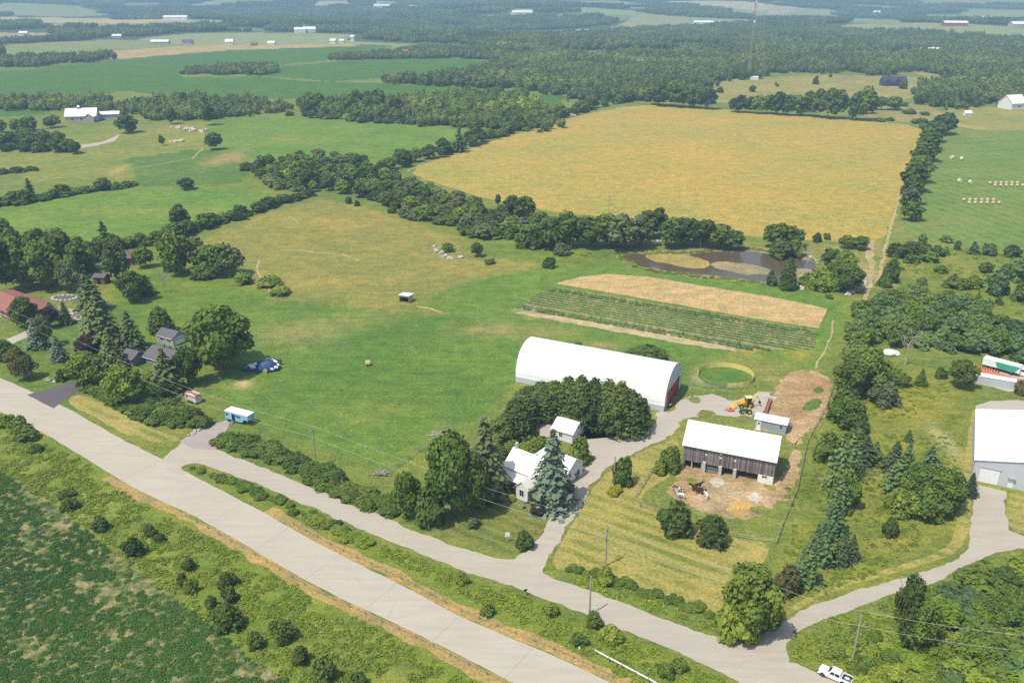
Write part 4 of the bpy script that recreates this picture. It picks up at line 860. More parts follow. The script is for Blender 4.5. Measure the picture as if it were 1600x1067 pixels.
# ---- field shelter
a,rz,L=frame((624,472),(638,474)); t=thing('field_shelter','small open fronted run-in shelter standing alone in the pasture','shelter',a,rz); L=3.6; D=3.4
part('wall',t,M_METL,(0,.08,0,D,0,2.3),(L-.08,L,0,D,0,2.3),(0,L,D-.08,D,0,2.2),(.08,L-.08,0,.08,1.9,2.35)); b=MB(); b.prism_x([(-.3,2.55),(D+.3,2.25),(D+.3,2.35),(-.3,2.65)],-.2,L+.2); b.build('roof',M_WMET,t)
part('feed_bin',t,M_BLACK,(.3,L-.4,D-1,D-.3,.02,.8))
# ---- big gable barn far left with cupola, side shed
def farbarn(lab,A,w,d,hw,hr,mw,mr,rz=None,cat='barn',name='far_barn',win=2,cup=False,group=None,chim=False):
    p=G(*A); t=thing(name,lab,cat,p,rz or 0,group); gable(t,w,d,hw,hr,mw,mr,.5,.3)
    for k in range(win): window(t,w*(k+.6)/(win+.3),hw*.35,min(1.6,w*.12),min(1.6,hw*.35),0)
    if cup:
        part('cupola',t,mw,(w*.38,w*.38+1.8,d/2-.9,d/2+.9,hr-.4,hr+1.3)); b=MB(); x=w*.38+.9; b.add([(x-1.2,d/2-1.2,hr+1.3),(x+1.2,d/2-1.2,hr+1.3),(x+1.2,d/2+1.2,hr+1.3),(x-1.2,d/2+1.2,hr+1.3),(x,d/2,hr+2.6)],[(0,1,4),(1,2,4),(2,3,4),(3,0,4),(3,2,1,0)]); b.build('cupola_roof',mr,t)
    if chim: part('chimney',t,M_BRICK,(w*.7,w*.7+.8,d*.6,d*.6+.8,hr-1.2,hr+1))
    return t
MG=plain('pale_grey_board',(.42,.40,.40),.8,.1,2)
t=farbarn('large grey barn with a silver roof and cupola behind the far left lane',(103,192),22,13,4.6,9.5,MG,M_WMET,R(12),cup=True,win=3); gable(t,5,7,4,6.5,MG,M_WMETY,.3,axis='y',x0=14,y0=-4,names=('wing_wall','wing_roof'))
farbarn('low open sided machine shed right of the grey cupola barn',(150,187),17,9,3.6,5.2,MG,M_WMET,R(14),'shed','machine_shed',0)
# ---- dark house, white barn, small arch hut on the right horizon
t=farbarn('dark metal roofed house alone on the pale far hill',(1380,135),24,12,3.6,8.8,M_DKMET,M_DKMET,R(-2),'house','dark_house',4)
gable(t,7,8,4,8.2,M_DKMET,M_DKMET,.3,axis='y',x0=9,y0=-4,names=('wing_wall','wing_roof')); gable(t,5,7,3.6,7,M_DKMET,M_DKMET,.3,axis='y',x0=0,y0=-3,names=('wing_wall','wing_roof')); part('patio',t,M_CONC,(-3,30,-7,-4.5,0,.3))
farbarn('white steep roofed barn at the far right edge',(1580,172),16,14,5,11,M_SIDE,M_WMET,R(20),win=1)
farbarn('tiny white shed in the grass left of the far white barn',(1508,181),5,4,2,3.6,M_WHITE,M_WMET,R(0),'shed','small_shed',0)
FB=[((610,87),26,12,4,7.5,M_RUST,M_RUST,'long rusty roofed barn behind the dark green crop fields'),((236,70),30,12,4,7,MG,M_WMET,'long pale farm building with a silver roof behind the tan field'),((285,70),16,12,4,8,MG,M_TAR,'grey farmhouse right of the long silver roofed building'),
 ((352,71),13,10,5,9,M_SIDE,M_WMET,'white farmhouse at the end of the tan field'),((392,72),10,8,3,6,M_BRICK,M_TARR,'small red roofed house beyond the tan field'),((418,71),12,9,3,6,M_SIDE,M_WMET,'white bungalow before the far trees, left of the pair'),((516,69),9,8,5,8,M_SIDE,M_WMET,'left white house of the pair above the crop field'),((530,68),8,8,4,6,M_SIDE,M_WMET,'small white shed right of the white house pair'),
 ((548,66),6,6,9,11,M_SIDE,M_WMET,'tall narrow white building above the crop field'),((1440,84),34,14,5,8,M_SIDE,M_WMET,'long white roofed barn in the woods on the right'),((857,90),30,10,4,6.5,MG,M_WMET,'long white roof at the edge of the wood'),((1337,76),14,10,4,7,M_SIDE,M_WMET,'white house in the woods left of the long white roof'),
 ((1365,27),24,14,14,20,M_SIDE,M_WMET,'tall white building on the distant right hills'),((1085,40),40,20,6,10,M_SIDE,M_WMET,'left of two long white distant roofs'),((1104,40),40,20,6,10,M_SIDE,M_WMET,'right of two long white distant roofs'),((1520,33),70,30,8,12,M_SIDE,M_WMET,'group roof of a large distant farm on the right'),
 ((1582,45),50,20,8,13,MG,M_WMET,'pale distant farm at the right edge'),((1475,42),50,20,7,11,M_RUST,M_WMET,'distant barn with a pale roof left of the big farm'),((584,14),60,24,9,15,M_SIDE,M_WMET,'distant white farmstead in the hills, upper centre'),((460,52),24,12,7,11,M_SIDE,M_WMET,'left house of the distant village'),((474,52),26,12,7,12,M_SIDE,M_WMET,'right house of the distant village'),
 ((1330,73),10,9,3,6,M_RUST,M_RUST,'small red shed in the right woods'),((900,53),30,14,5,8,M_SIDE,M_WMET,'white roof between woods at upper centre'),((902,67),18,10,4,7,M_SIDE,M_WMET,'small white roof below the upper centre one'),((800,25),60,22,9,14,M_SIDE,M_WMET,'distant white roof beside the tan patch'),((30,56),16,10,5,8,M_SIDE,M_WMET,'white house at the far left'),((175,60),18,10,4,7,MG,M_WMET,'pale shed far behind the cupola barn'),
 ((754,73),10,9,4,7,M_SIDE,M_WMET,'white house at the end of the dark tree band'),((255,32),60,18,7,11,M_SIDE,M_WMET,'distant white farm buildings upper left'),((1340,133),1,1,1,2,M_SIDE,M_WMET,None)]
for (A,w,d,hw,hr,mw,mr,lab) in FB:
    if lab: farbarn(lab,A,w,d,hw,hr,mw,mr,random.uniform(-.15,.2),'building','far_building',2)
# ================================================================ VEHICLES, ANIMALS, STREET FURNITURE
M_YEL=plain('yellow_machine_paint',(.75,.42,.03),.45,.1,2); M_GRN=plain('green_machine_paint',(.03,.16,.05),.45,.1,2); M_ORED=plain('red_orange_paint',(.55,.14,.09),.6,.2,2); M_CARW=plain('white_car_paint',(.80,.80,.80),.25,.02,1,.5); M_RIM=plain('wheel_rim',(.12,.12,.12),.4,.1,2,.5,.5); M_YRIM=plain('yellow_rim',(.65,.5,.08),.5,.1)
M_TAIL=plain('tail_lamp_red',(.5,.03,.02),.3,.05); M_PAPER=plain('sign_white',(.78,.78,.78),.6,.03); M_GREENT=plain('green_tarp',(.05,.36,.20),.5,.12,1)
def wheel(t,x,y,r,w=.24,rim=None,tyre=None):
    b=MB(); b.tub((x,y-w/2,r),(x,y+w/2,r),r,r,16); o=b.build('wheel',tyre or M_RUB,t); q=MB(); q.tub((x,y-w/2-.012,r),(x,y+w/2+.012,r),r*.55,r*.55,10); q.build('rim',rim or M_RIM,o); return o
# pickup truck parked on the pavement (front to the left)
def arch(x0,x1,z,cx,r,n=6): return [(cx+r*math.cos(PI-PI*i/n),max(z,.42+r*math.sin(PI*i/n))) for i in range(n+1)]
a=G(1276,1053); b_=G(1326,1075); rz=math.atan2(b_.y-a.y,b_.x-a.x); t=thing('pickup_truck','white crew cab pickup with a loaded dark bed parked at the roadside','pickup truck',a,rz)
pr=[(0.0,.45),(.42,.45)]+arch(0,0,.45,.95,.46)+[(4.0,.42)]+arch(0,0,.45,4.45,.46)+[(5.75,.5),(5.78,1.02),(3.95,1.06),(1.75,1.10),(.25,1.02),(.02,.80)]
b=MB(); b.prism_y(pr,-.0,1.92); b.build('body',M_CARW,t,bev=.05)
b=MB(); b.hexa([(1.55,.06,1.08),(3.95,.06,1.06),(3.95,1.86,1.06),(1.55,1.86,1.08)],[(2.25,.22,1.82),(3.80,.22,1.82),(3.80,1.70,1.82),(2.25,1.70,1.82)]); c=b.build('cab',M_CARW,t,bev=.04)
b=MB(); b.add([(1.66,.18,1.17),(1.66,1.74,1.17),(2.17,1.62,1.74),(2.17,.30,1.74)],[(0,1,2,3)]); b.add([(1.63,.18,1.19),(1.63,1.74,1.19),(2.14,1.62,1.77),(2.14,.30,1.77)],[(3,2,1,0)]); b.build('windscreen',M_GLASS,c)
for s in (0,1):
    for xa,xb,xc,xd in ((1.95,2.85,2.85,2.35),(2.95,3.78,3.70,2.95)):
        y0,y1=(.085,.205) if s==0 else (1.835,1.715); d=-.03 if s==0 else .03
        vs=[(xa,y0+d,1.18),(xb,y0+d,1.18),(xc,y1+d,1.72),(xd,y1+d,1.72)]; b=MB(); b.add(vs,[(0,1,2,3) if s==0 else (3,2,1,0)]); b.build('side_window',M_GLASS,c)
part('bed_liner',t,M_BLACK,(4.05,5.68,.14,1.78,1.03,1.075)); part('bed_side',t,M_CARW,(4.0,5.76,.0,.10,1.05,1.26)); part('bed_side',t,M_CARW,(4.0,5.76,1.82,1.92,1.05,1.26)); part('tailgate',t,M_CARW,(5.70,5.79,.10,1.82,.6,1.24))
b=MB(); b.blob((4.9,.8,1.2),(.5,.4,.2),3); b.build('cargo_bag',M_GREYM,t); part('bumper',t,M_BLACK,(-.06,.08,.05,1.87,.42,.62)); part('headlight',t,M_GLASS,(-.02,.2,-.01,.3,.78,.92)); part('headlight',t,M_GLASS,(-.02,.2,1.62,1.93,.78,.92)); part('tail_light',t,M_TAIL,(5.74,5.80,.0,.12,.8,1.1))
part('mirror',t,M_CARW,(1.85,2.05,-.22,-.02,1.15,1.32)); part('mirror',t,M_CARW,(1.85,2.05,1.94,2.14,1.15,1.32))
for x in (.95,4.45):
    for y in (.10,1.82): wheel(t,x,y,.41)
t.scale=(.88,.9,.9)
# blue gooseneck horse trailer
a,rz,L=frame((353,657),(383,665)); t=thing('horse_trailer','pale blue gooseneck horse trailer with a white roof parked on gravel','trailer',a,rz); L=7.2
b=MB(); b.prism_y([(0,.55),(L-2.0,.55),(L-1.4,1.45),(L,1.45),(L,2.75),(0,2.75)],0,2.4); b.build('body',M_BLUE,t,bev=.05); part('roof',t,M_WHITE,(-.06,L+.06,-.06,2.46,2.75,2.86)); part('door_opening',t,M_BLACK,(2.1,3.1,-.03,-.005,.65,2.35)); part('window_band',t,M_GLASS,(3.3,4.9,-.03,-.005,1.8,2.2)); part('window',t,M_GLASS,(.3,.9,-.03,-.005,1.7,2.2)); part('panel',t,M_WHITE,(2.0,2.08,-.05,-.005,.6,2.5))
for k in range(3): part('step',t,M_METL,(2.1+.0*k,3.0,-.5-.35*k,-.2-.35*k,.5-.17*k,.55-.17*k))
for x in (.9,1.75): wheel(t,x,.0,.38); wheel(t,x,2.4,.38)
b=MB(); b.tub((L-.4,.3,0),(L-.4,.3,1.5),.05); b.tub((L-.4,2.1,0),(L-.4,2.1,1.5),.05); b.build('landing_leg',M_METL,t); part('ramp',t,M_WHITE,(.3,.5,-.9,-.1,.1,.2))
# rusty roofed old trailer
a,rz,L=frame((290,626),(308,633)); t=thing('old_stock_trailer','old pale stock trailer with a rusty red roof beside the bushes','trailer',a,rz); L=4.2
b=MB(); n_=8; prf=[(0,.45),(L,.45),(L,2.0)]+[(L/2+L/2*math.cos(PI*i/n_),2.0+.35*math.sin(PI*i/n_)) for i in range(1,n_)]+[(0,2.0)]; b.prism_y(prf,0,2.0); b.build('body',plain('pale_dusty_white',(.6,.55,.5),.8,.15,2),t); b=MB(); b.prism_x([(-.12,1.95),(1.0,2.42),(2.12,1.95),(2.12,2.05),(1.0,2.55),(-.12,2.05)],-.1,L+.1); b.build('roof',M_RUST,t); part('hatch',t,M_BLACK,(.5,1.1,-.03,-.005,1.1,1.7))
for x in (1.6,2.5): wheel(t,x,.0,.34); wheel(t,x,2.0,.34)
# yellow backhoe loader
a=G(1144,642); rz=wdir((1144,642),(1195,640)); t=thing('backhoe_loader','yellow backhoe loader parked in the gravel yard behind the green tractor','backhoe loader',G(1150,639),rz)
part('chassis',t,M_YEL,(.9,4.6,.55,1.45,.6,1.15),bev=.05); part('bonnet',t,M_YEL,(.9,2.5,.5,1.5,1.15,1.75),bev=.08); part('cab_frame',t,M_YEL,(2.6,2.72,.25,.37,1.1,2.7),(2.6,2.72,1.63,1.75,1.1,2.7),(4.0,4.12,.25,.37,1.1,2.7),(4.0,4.12,1.63,1.75,1.1,2.7)); part('cab_glass',t,M_GLASS,(2.66,4.06,.31,1.69,1.3,2.66)); part('cab_roof',t,M_PALEY,(2.5,4.25,.15,1.85,2.7,2.85),bev=.04)
b=MB()
for y in (.35,1.65): b.tub((2.4,y,1.5),(.5,y,1.15),.10,.10,5); b.tub((.5,y,1.15),(-.2,y,.5),.10,.10,5)
b.build('loader_arm',M_YEL,t); b=MB(); b.prism_y([(-.9,.12),(-.2,.12),(-.05,.8),(-.2,.8),(-.35,.25),(-.9,.18)],-.1,2.1); b.build('loader_bucket',M_YEL,t)
b=MB(); b.tub((4.6,1,1.0),(5.5,1,3.0),.17,.13,6); b.tub((5.5,1,3.0),(6.4,1,1.5),.13,.10,6); b.build('backhoe_boom',M_YEL,t); b=MB(); b.prism_y([(6.2,1.5),(6.6,1.4),(6.7,.9),(6.3,.8),(6.1,1.0)],.75,1.25); b.build('backhoe_bucket',M_BLACK,t)
b=MB(); b.tub((4.6,.1,.9),(5.0,-.3,.05),.08,.08,5); b.tub((4.6,1.9,.9),(5.0,2.3,.05),.08,.08,5); b.build('stabiliser',M_YEL,t)
for x,r,w in ((1.4,.48,.34),(3.7,.75,.45)): wheel(t,x,.2,r,w,M_YRIM); wheel(t,x,1.8,r,w,M_YRIM)
# green tractor
t=thing('tractor','small green tractor in front of the yellow backhoe loader','tractor',G(1156,649),rz)
part('bonnet',t,M_GRN,(.2,2.0,.55,1.15,.7,1.35),bev=.08); part('fender',t,M_GRN,(1.9,3.0,.25,.45,1.1,1.3),(1.9,3.0,1.25,1.45,1.1,1.3),bev=.05); part('seat',t,M_YRIM,(2.3,2.8,.6,1.1,1.0,1.5)); b=MB(); b.tub((2.9,.45,1.2),(2.95,.45,2.2),.04); b.tub((2.9,1.25,1.2),(2.95,1.25,2.2),.04); b.tub((2.95,.45,2.2),(2.95,1.25,2.2),.04); b.build('roll_bar',M_BLACK,t)
for x,r,w in ((.6,.36,.25),(2.5,.66,.36)): wheel(t,x,.3,r,w,M_YRIM); wheel(t,x,1.4,r,w,M_YRIM)
t=thing('rotary_mower','faded red rotary mower lying left of the tractors','mower',G(1138,644),rz+.1); part('deck',t,M_ORED,(0,1.7,0,1.5,.2,.45),bev=.06); part('gearbox',t,M_RUST,(.7,1.0,.6,.9,.45,.75)); b=MB(); b.tub((0,.75,.4),(-1.0,.75,.35),.06); b.build('drawbar',M_BLACK,t); wheel(t,1.5,.1,.2,.1); wheel(t,1.5,1.4,.2,.1)
t=thing('red_harrow','dull red implement lying at the corner of the arch barn','farm implement',G(1046,637),rz+.7); part('frame',t,M_ORED,(0,1.6,0,.15,.3,.45),(0,1.6,.7,.85,.3,.45),(0,.15,0,.85,.3,.45),(1.45,1.6,0,.85,.3,.45)); b=MB(); [b.tub((.2+.3*k,y,.3),(.25+.3*k,y,.0),.03,.02,4) for k in range(5) for y in (.08,.78)]; b.build('tine',M_RUST,t); b=MB(); b.blob((.8,.4,.5),(.5,.3,.15),2); b.build('grey_sack',M_WHITE,t)
t=thing('red_feed_bunk','long rusty red feed bunk at the edge of the dirt heap','feed bunk',G(1196,648),wdir((1196,648),(1206,617))); part('trough',t,M_RUST,(0,8.5,-.35,.35,.5,.6),(0,8.5,-.40,-.33,.5,.95),(0,8.5,.33,.40,.5,.95)); [part('leg',t,M_RUST,(x,x+.1,-.3,.3,0,.5)) for x in (.2,2.8,5.6,8.2)]
t=thing('concrete_slab_pile','pale concrete slab behind the yellow backhoe loader','slab',G(1192,622),-.35); part('slab',t,M_CONC,(0,3.4,0,1.2,0,.35),(.5,2.2,.3,.9,.35,.6))
t=thing('parked_mower','small dark tractor parked behind the arch barn','tractor',G(898,541),-.3); part('body',t,M_GRN,(0,1.8,.2,.9,.5,1.1),bev=.05); b=MB(); b.tub((1.2,.55,1.1),(1.2,.55,2.6),.05); b.build('exhaust',M_BLACK,t)
for x in (.3,1.5): wheel(t,x,.1,.45,.25); wheel(t,x,1.0,.45,.25)
# round pen
c=G(1134,589); rx=43/pxm(c); ry=(G(1134,573)-G(1134,605)).length/2; t=thing('round_pen','round pen of pale yellow slatted panels on the grass beside the arch barn','pen',c)
np_=22
for k in range(np_):
    a0,a1=2*PI*k/np_,2*PI*(k+1)/np_; p0=Vector((rx*math.cos(a0),ry*math.sin(a0),0)); p1=Vector((rx*math.cos(a1),ry*math.sin(a1),0)); d=p1-p0; am=math.degrees((a0+a1)/2)
    metal=am>185 and am<262; b=MB(); M_=9
    if metal:
        for z in (.3,.7,1.1): b.tub(p0+Vector((0,0,z)),p1+Vector((0,0,z)),.03,.03,4)
    else:
        for i in range(M_):
            q0=p0+d*(i+.08)/M_; q1=p0+d*(i+.92)/M_; nn=Vector((-d.y,d.x,0)).normalized()*.03; z=1.35+random.uniform(-.04,.04)
            b.add([q0,q1,q1+nn,q0+nn]+[v+Vector((0,0,z)) for v in (q0,q1,q1+nn,q0+nn)],[(0,3,2,1),(4,5,6,7),(0,1,5,4),(1,2,6,5),(2,3,7,6),(3,0,4,7)])
    b.build('rail_panel' if metal else 'slat_panel',M_METL if metal else M_PALEY,t)
    b=MB(); b.tub(p0,p0+Vector((0,0,1.3)),.06,.06,5); b.build('post',M_PALEY if not metal else M_METL,t)
G_=sheet('pen_grass',[(p[0],p[1]) for p in [(c.x+rx*.97*math.cos(a),c.y+ry*.97*math.sin(a)) for a in np.arange(0,6.2,.35)]],grass_mat('pen_grass',(.085,.175,.03),(.14,.2,.04),.5,fine=1.6,bump=.5),.012,1,.2,0,world=True)
# horses
def pinto(name,a,b,thr):
    t=NT(name,.7,.2); n=t.noise(t.obj(),1.6,1,.4); t.color(t.mix(t.math('GREATER_THAN',n,thr),a,b)); return t.m
HW=(.72,.69,.63); HB_=(.025,.02,.018)
M_PIN=pinto('pinto_coat',HW,HB_,.50); M_PIN2=pinto('white_pinto_coat',HW,(.05,.04,.035),.60); M_BAY=pinto('bay_coat',(.075,.035,.02),(.05,.025,.015),.5); M_BLK=pinto('dark_coat',(.03,.018,.014),(.045,.03,.022),.5)
def horse(x,y,rz,mat,label,mane,head=0.0,seed=0):
    """one continuous skinned body; faces +x"""
    p=G(x,y); V=[((0,0,1.18),(.30,.33)),((-.42,0,1.22),(.29,.31)),((-.72,0,1.20),(.27,.30)),((.42,0,1.22),(.27,.33)),((.68,0,1.30),(.20,.27)),((.92,head*.3,1.48),(.13,.20)),((1.14,head*.6,1.64),(.10,.15)),((1.32,head*.9,1.58),(.095,.13)),((1.56,head*1.2,1.36),(.065,.085)),
      ((-.88,0,1.22),(.10,.12)),((-1.02,0,1.05),(.05,.05)),((-1.08,0,.62),(.07,.07))]
    E=[(0,1),(1,2),(0,3),(3,4),(4,5),(5,6),(6,7),(7,8),(2,9),(9,10),(10,11)]
    g=random.Random(seed)
    for s in (-1,1):
        f=g.uniform(-.10,.10); n=len(V); V+=[((.52,s*.17,.98),(.14,.12)),((.54+f,s*.18,.56),(.065,.065)),((.53+f*1.6,s*.18,.20),(.042,.042)),((.57+f*1.7,s*.18,.05),(.06,.055))]; E+=[(3,n),(n,n+1),(n+1,n+2),(n+2,n+3)]
        f=g.uniform(-.10,.10); n=len(V); V+=[((-.62,s*.18,.98),(.18,.14)),((-.55+f,s*.19,.76),(.11,.09)),((-.78+f,s*.19,.48),(.06,.06)),((-.74+f*1.3,s*.19,.20),(.042,.042)),((-.70+f*1.3,s*.19,.05),(.06,.055))]; E+=[(2,n),(n,n+1),(n+1,n+2),(n+2,n+3),(n+3,n+4)]
        n=len(V); V+=[((1.14,head*.6+s*.06,1.76),(.03,.03)),((1.13,head*.6+s*.08,1.86),(.012,.012))]; E+=[(6,n),(n,n+1)]
    me=bpy.data.meshes.new('horse'); me.from_pydata([v for v,_ in V],E,[]); me.update(); o=link('horse',me,None,mat); o.location=p; o.rotation_euler=(0,0,rz)
    m=o.modifiers.new('skin','SKIN'); sv=me.skin_vertices[0].data
    for i,(v,r) in enumerate(V): sv[i].radius=r; sv[i].use_root=(i==0)
    m.use_smooth_shade=True; s=o.modifiers.new('s','SUBSURF'); s.levels=1; s.render_levels=1
    tag(o,label,'horse','horses in the dirt paddock'); b=MB()
    for i in range(6):
        u=i/6; w=(i+1)/6; A=Vector((.56+.56*u,head*.55*u,1.50+.30*u)); B_=Vector((.56+.56*w,head*.55*w,1.50+.30*w)); b.tub(A,B_,.075,.06,5)
    b.build('mane',mane,o); return o
horse(1061,770,R(172),M_PIN,'black and white pinto horse, back left of the group in front of the barn',M_BLACK,.1,1)
horse(1063,779,R(160),M_PIN2,'mostly white horse nearest the big round bush in the paddock',M_WHITE,-.1,2)
horse(1086,768,R(150),M_BAY,'dark bay horse, the left and nearer of the three brown ones',M_BLACK,.1,3)
horse(1090,764,R(15),M_BLK,'almost black horse behind the dark bay ones, head to the right',M_BLACK,.1,4)
horse(1093,772,R(-20),M_BAY,'dark bay horse standing right behind the brown pair',M_BLACK,-.2,5)
horse(1103,778,R(95),M_PIN2,'white horse with a dark mane seen from behind at the right of the group',M_BLACK,.2,6)
M_BALEP=plain('pale_straw',(.56,.44,.25),.95,.25,6,bump=.4)
# hay bales
BW=[MB().mesh('x')]
def bale(x,y,r,w,mat,label,group=None,rz=None,z=0,name='round_bale',loc=None):
    b=MB(); rr_=random.Random(x+y); n=14; vs=[]
    for yy,k in ((-w/2,.93),(-w/2+.1,1),(w/2-.1,1),(w/2,.93)):
        for i in range(n): a=2*PI*i/n; q=r*k*(1+rr_.uniform(-.02,.02)); vs.append((math.cos(a)*q,yy,r+math.sin(a)*q*.97))
    fs=[(j*n+i,j*n+(i+1)%n,(j+1)*n+(i+1)%n,(j+1)*n+i) for j in range(3) for i in range(n)]+[tuple(range(n)),tuple(range(4*n-1,3*n-1,-1))]
    b.add(vs,fs); o=b.build(name,mat,None); o.location=loc if loc is not None else G(x,y); o.location.z+=z; o.rotation_euler=(0,0,rz if rz is not None else random.uniform(0,3)); return tag(o,label,'hay bale',group)
bale(575,571,.80,1.4,M_STRAWB,'single round straw bale lying alone on the green pasture',rz=R(100))
for x,y,l in ((1487,249,'pale round bale, upper left of the four in the mown hayfield'),(1502,251,'pale round bale, upper right of the four in the mown hayfield'),(1499,286,'pale round bale, lower left of the four in the mown hayfield'),(1516,288,'pale round bale, lower right of the four in the mown hayfield')): bale(x,y,1.15,1.6,M_BALEW,l,'pale round bales in the hayfield')
for (cx,cy,nm) in ((1533,317,'nearer'),(1572,290,'farther')):
    p=G(cx,cy)
    for i in range(6):
        for j in range(2): bale(0,0,.78,1.3,M_BALEP,'straw bale, %s of its row, %s row of the %s bale group'%(['first','second','third','fourth','fifth','last'][i],['front','back'][j],nm),'bales in the %s ordered group'%nm,rz=R(20),loc=Vector((p.x+(i-2.5)*2.9+j*.4,p.y+(j-.5)*6.0,0)))
# plastic covered heap
a=G(412,577); t=thing('tarp_heap','heap under a blue tarpaulin with torn white plastic by the big tree','covered heap',a); b=MB(); b.blob((1.0,0,.2),(3.7,2.4,2.5),4,.18,16,9,flat=-.15); b.build('blue_tarp',M_TARP,t,True)
b=MB(); b.blob((-3.6,-.5,.1),(2.2,1.5,1.2),7,.25,12,7,flat=-.05); b.build('tarp_fold',M_TARP,t,True)
for k,(x,y,z,r) in enumerate([(-5.0,-1.0,.6,.9),(-4.0,-.4,1.2,.8),(-3.1,-1.2,1.0,.8),(-2.6,.2,1.5,.6),(2.5,1.8,1.9,.9),(3.6,1.0,1.7,.8),(4.6,.2,1.1,.8),(4.2,-1.2,1.0,.7),(3.2,-1.9,.8,.7),(2.2,-2.2,.6,.6),(1.0,2.3,2.0,.6)]): b=MB(); b.blob((x*.84,y*.84,z*1.12),(r*1.1,r*.8,.36),k+11,.4,9,5); b.build('white_plastic',M_WHITE,t)
b=MB(); b.tub((1.2,-3.0,.6),(1.2,-2.4,.6),.6,.6,12); b.build('bale_end',M_STRAWB,t)
t=thing('white_tarp_heap','white plastic covered heap on the grass before the plantation','covered heap',G(1391,554)); b=MB(); b.blob((0,0,.2),(2.3,1.5,1.3),3,.25,14,8,flat=-.1); b.build('cover',M_WHITE,t,True); b=MB(); b.blob((1.8,-.2,.1),(1.2,.9,.8),5,.3,10,6,flat=-.1); b.build('loose_cover',M_WHITE,t,True)
# ---- lorry yard: deck, covered trailer, containers, van, car
yz=wdir((1494,565),(1580,588)); t=thing('flatbed_deck','long faded red flatbed deck with a row of white stakes','flatbed trailer',G(1493,582),yz); part('deck',t,M_ORED,(0,16.5,0,5.2,.9,1.05)); part('frame_rail',t,M_BLACK,(0,16.5,.6,.8,.5,.9),(0,16.5,4.4,4.6,.5,.9)); part('side_board',t,M_RUST,(0,9.5,5.2,5.3,.6,1.6))
for k in range(14): part('stake',t,M_PALEY,(.2+.66*k,.34+.66*k,5.05,5.17,1.05,1.75))
for x in (3,4.2,12,13.2): wheel(t,x,.4,.5,.3); wheel(t,x,4.8,.5,.3)
t=thing('covered_lorry','white box trailer half under a green tarpaulin on the red deck yard','trailer',G(1533,574),yz); part('box',t,M_WHITE,(0,9.5,0,2.5,1.0,3.0),bev=.05); b=MB(); b.add([(3.2,-.04,2.8),(9.4,-.04,2.8),(8.4,-.08,1.2),(3.9,-.08,1.2),(3.4,1.4,3.04),(9.5,1.2,3.04)],[(3,2,1,0),(0,1,5,4)]); b.build('green_tarpaulin',M_GREENT,t); part('underframe',t,M_BLACK,(.5,9,.4,2.1,.7,1.0))
for x in (1.2,2.3,7.5): wheel(t,x,.15,.5,.3); wheel(t,x,2.35,.5,.3)
t=thing('storage_container','long pale grey container with a white ridge beside the round bush','container',G(1511,597),wdir((1511,597),(1579,609))); part('box',t,M_GREYM,(0,11.3,0,2.5,0,2.4)); b=MB(); b.prism_x([(-.1,2.4),(1.25,2.75),(2.6,2.4)],-.05,11.35); b.build('roof',M_WHITE,t); part('end_door',t,M_METL,(11.3,11.36,.3,2.2,.1,2.2)); part('coupling',t,M_BLACK,(11.36,12.6,.9,1.6,.3,.9))
def van(label,x,y,rz,L=5.4,H=2.1,name='van',cat='van',group=None,mat=None):
    t=thing(name,label,cat,G(x,y),rz,group); pr=[(.0,.3),(L,.3),(L,H*.9),(L-.15,H),(1.5,H),(.85,H*.62),(.1,H*.48)]; b=MB(); b.prism_y(pr,0,1.9); b.build('body',mat or M_CARW,t,bev=.06)
    part('side_window',t,M_GLASS,(1.35,L-.3,-.012,-.002,H*.62,H*.86)); b=MB(); b.add([(.86,.15,H*.66),(.86,1.75,H*.66),(1.44,1.7,H*.965),(1.44,.2,H*.965)],[(3,2,1,0)]); o=b.build('windscreen',M_GLASS,t); o.location.x=-.03
    for xx in (.95,L-1.0): wheel(t,xx,.08,.35,.2); wheel(t,xx,1.82,.35,.2)
    return t
van('white passenger van at the right edge beside the red deck',1580,584,yz,6,2.3)
van('dark car almost hidden by spruces at the end of the concrete drive',127,492,R(10),4.4,1.45,'car','car',mat=M_METL)
t=thing('covered_pool','round pool edge of pale stones below the broadleaf trees','garden feature',G(101,466),0); b=MB()
for k in range(16): a=2*PI*k/16; b.blob((4.0*math.cos(a),2.6*math.sin(a),.2),(.8,.6,.35),k,.3,6,4)
b.build('stone_rim',M_ROCK,t); part('grey_cover',t,M_TAR,(-2.8,2.8,-1.6,1.6,.2,.3))
# ---- utility poles and wires
PT={}
def pole(key,x,yb,ytop,label,arm=True,tr=False,lean=0):
    p=G(x,yb); H=(yb-ytop)/vpx(p); t=thing('utility_pole',label,'utility pole',p,wdir((400,830),(700,975)),'utility poles along the service road'); b=MB(); b.tub((0,0,0),(lean,0,H),.17,.12,8); b.build('pole',M_POLE,t)
    if arm: part('crossarm',t,M_POLE,(-.06,.06,-1.1,1.1,H-.35,H-.22)); b=MB(); [b.tub((0,y,H-.22),(0,y,H+.0),.05,.04,6) for y in (-1,0,1)]; b.build('insulator',M_WHITE,t)
    if tr: b=MB(); b.tub((0,-.42,H-2.4),(0,-.42,H-1.5),.26,.26,10); b.build('transformer',M_METL,t)
    PT[key]=(p,H); return t
pole('a',223,622,579,'pole in front of the grey bungalow hedge, by the road',True,True); pole('b',494,729,671,'pole with a crossarm standing in the roadside hedge',True); pole('c',946,884,827,'pole with a transformer on the mown lawn',True,True); pole('d',921,960,904,'bare pole on the strip between the two roads',False)
pole('e',1167,985,908,'pole with a grey transformer in the big roadside tree',True,True); pole('f',1332,1032,963,'pole in the weeds right of the road fork',False); pole('g',959,757,714,'short pole beside the farm driveway',False)
PT['z']=(G(-160,430),9.0); PT['y']=(G(1720,1085),9.5); PT['h']=(G(860,800),6.5)
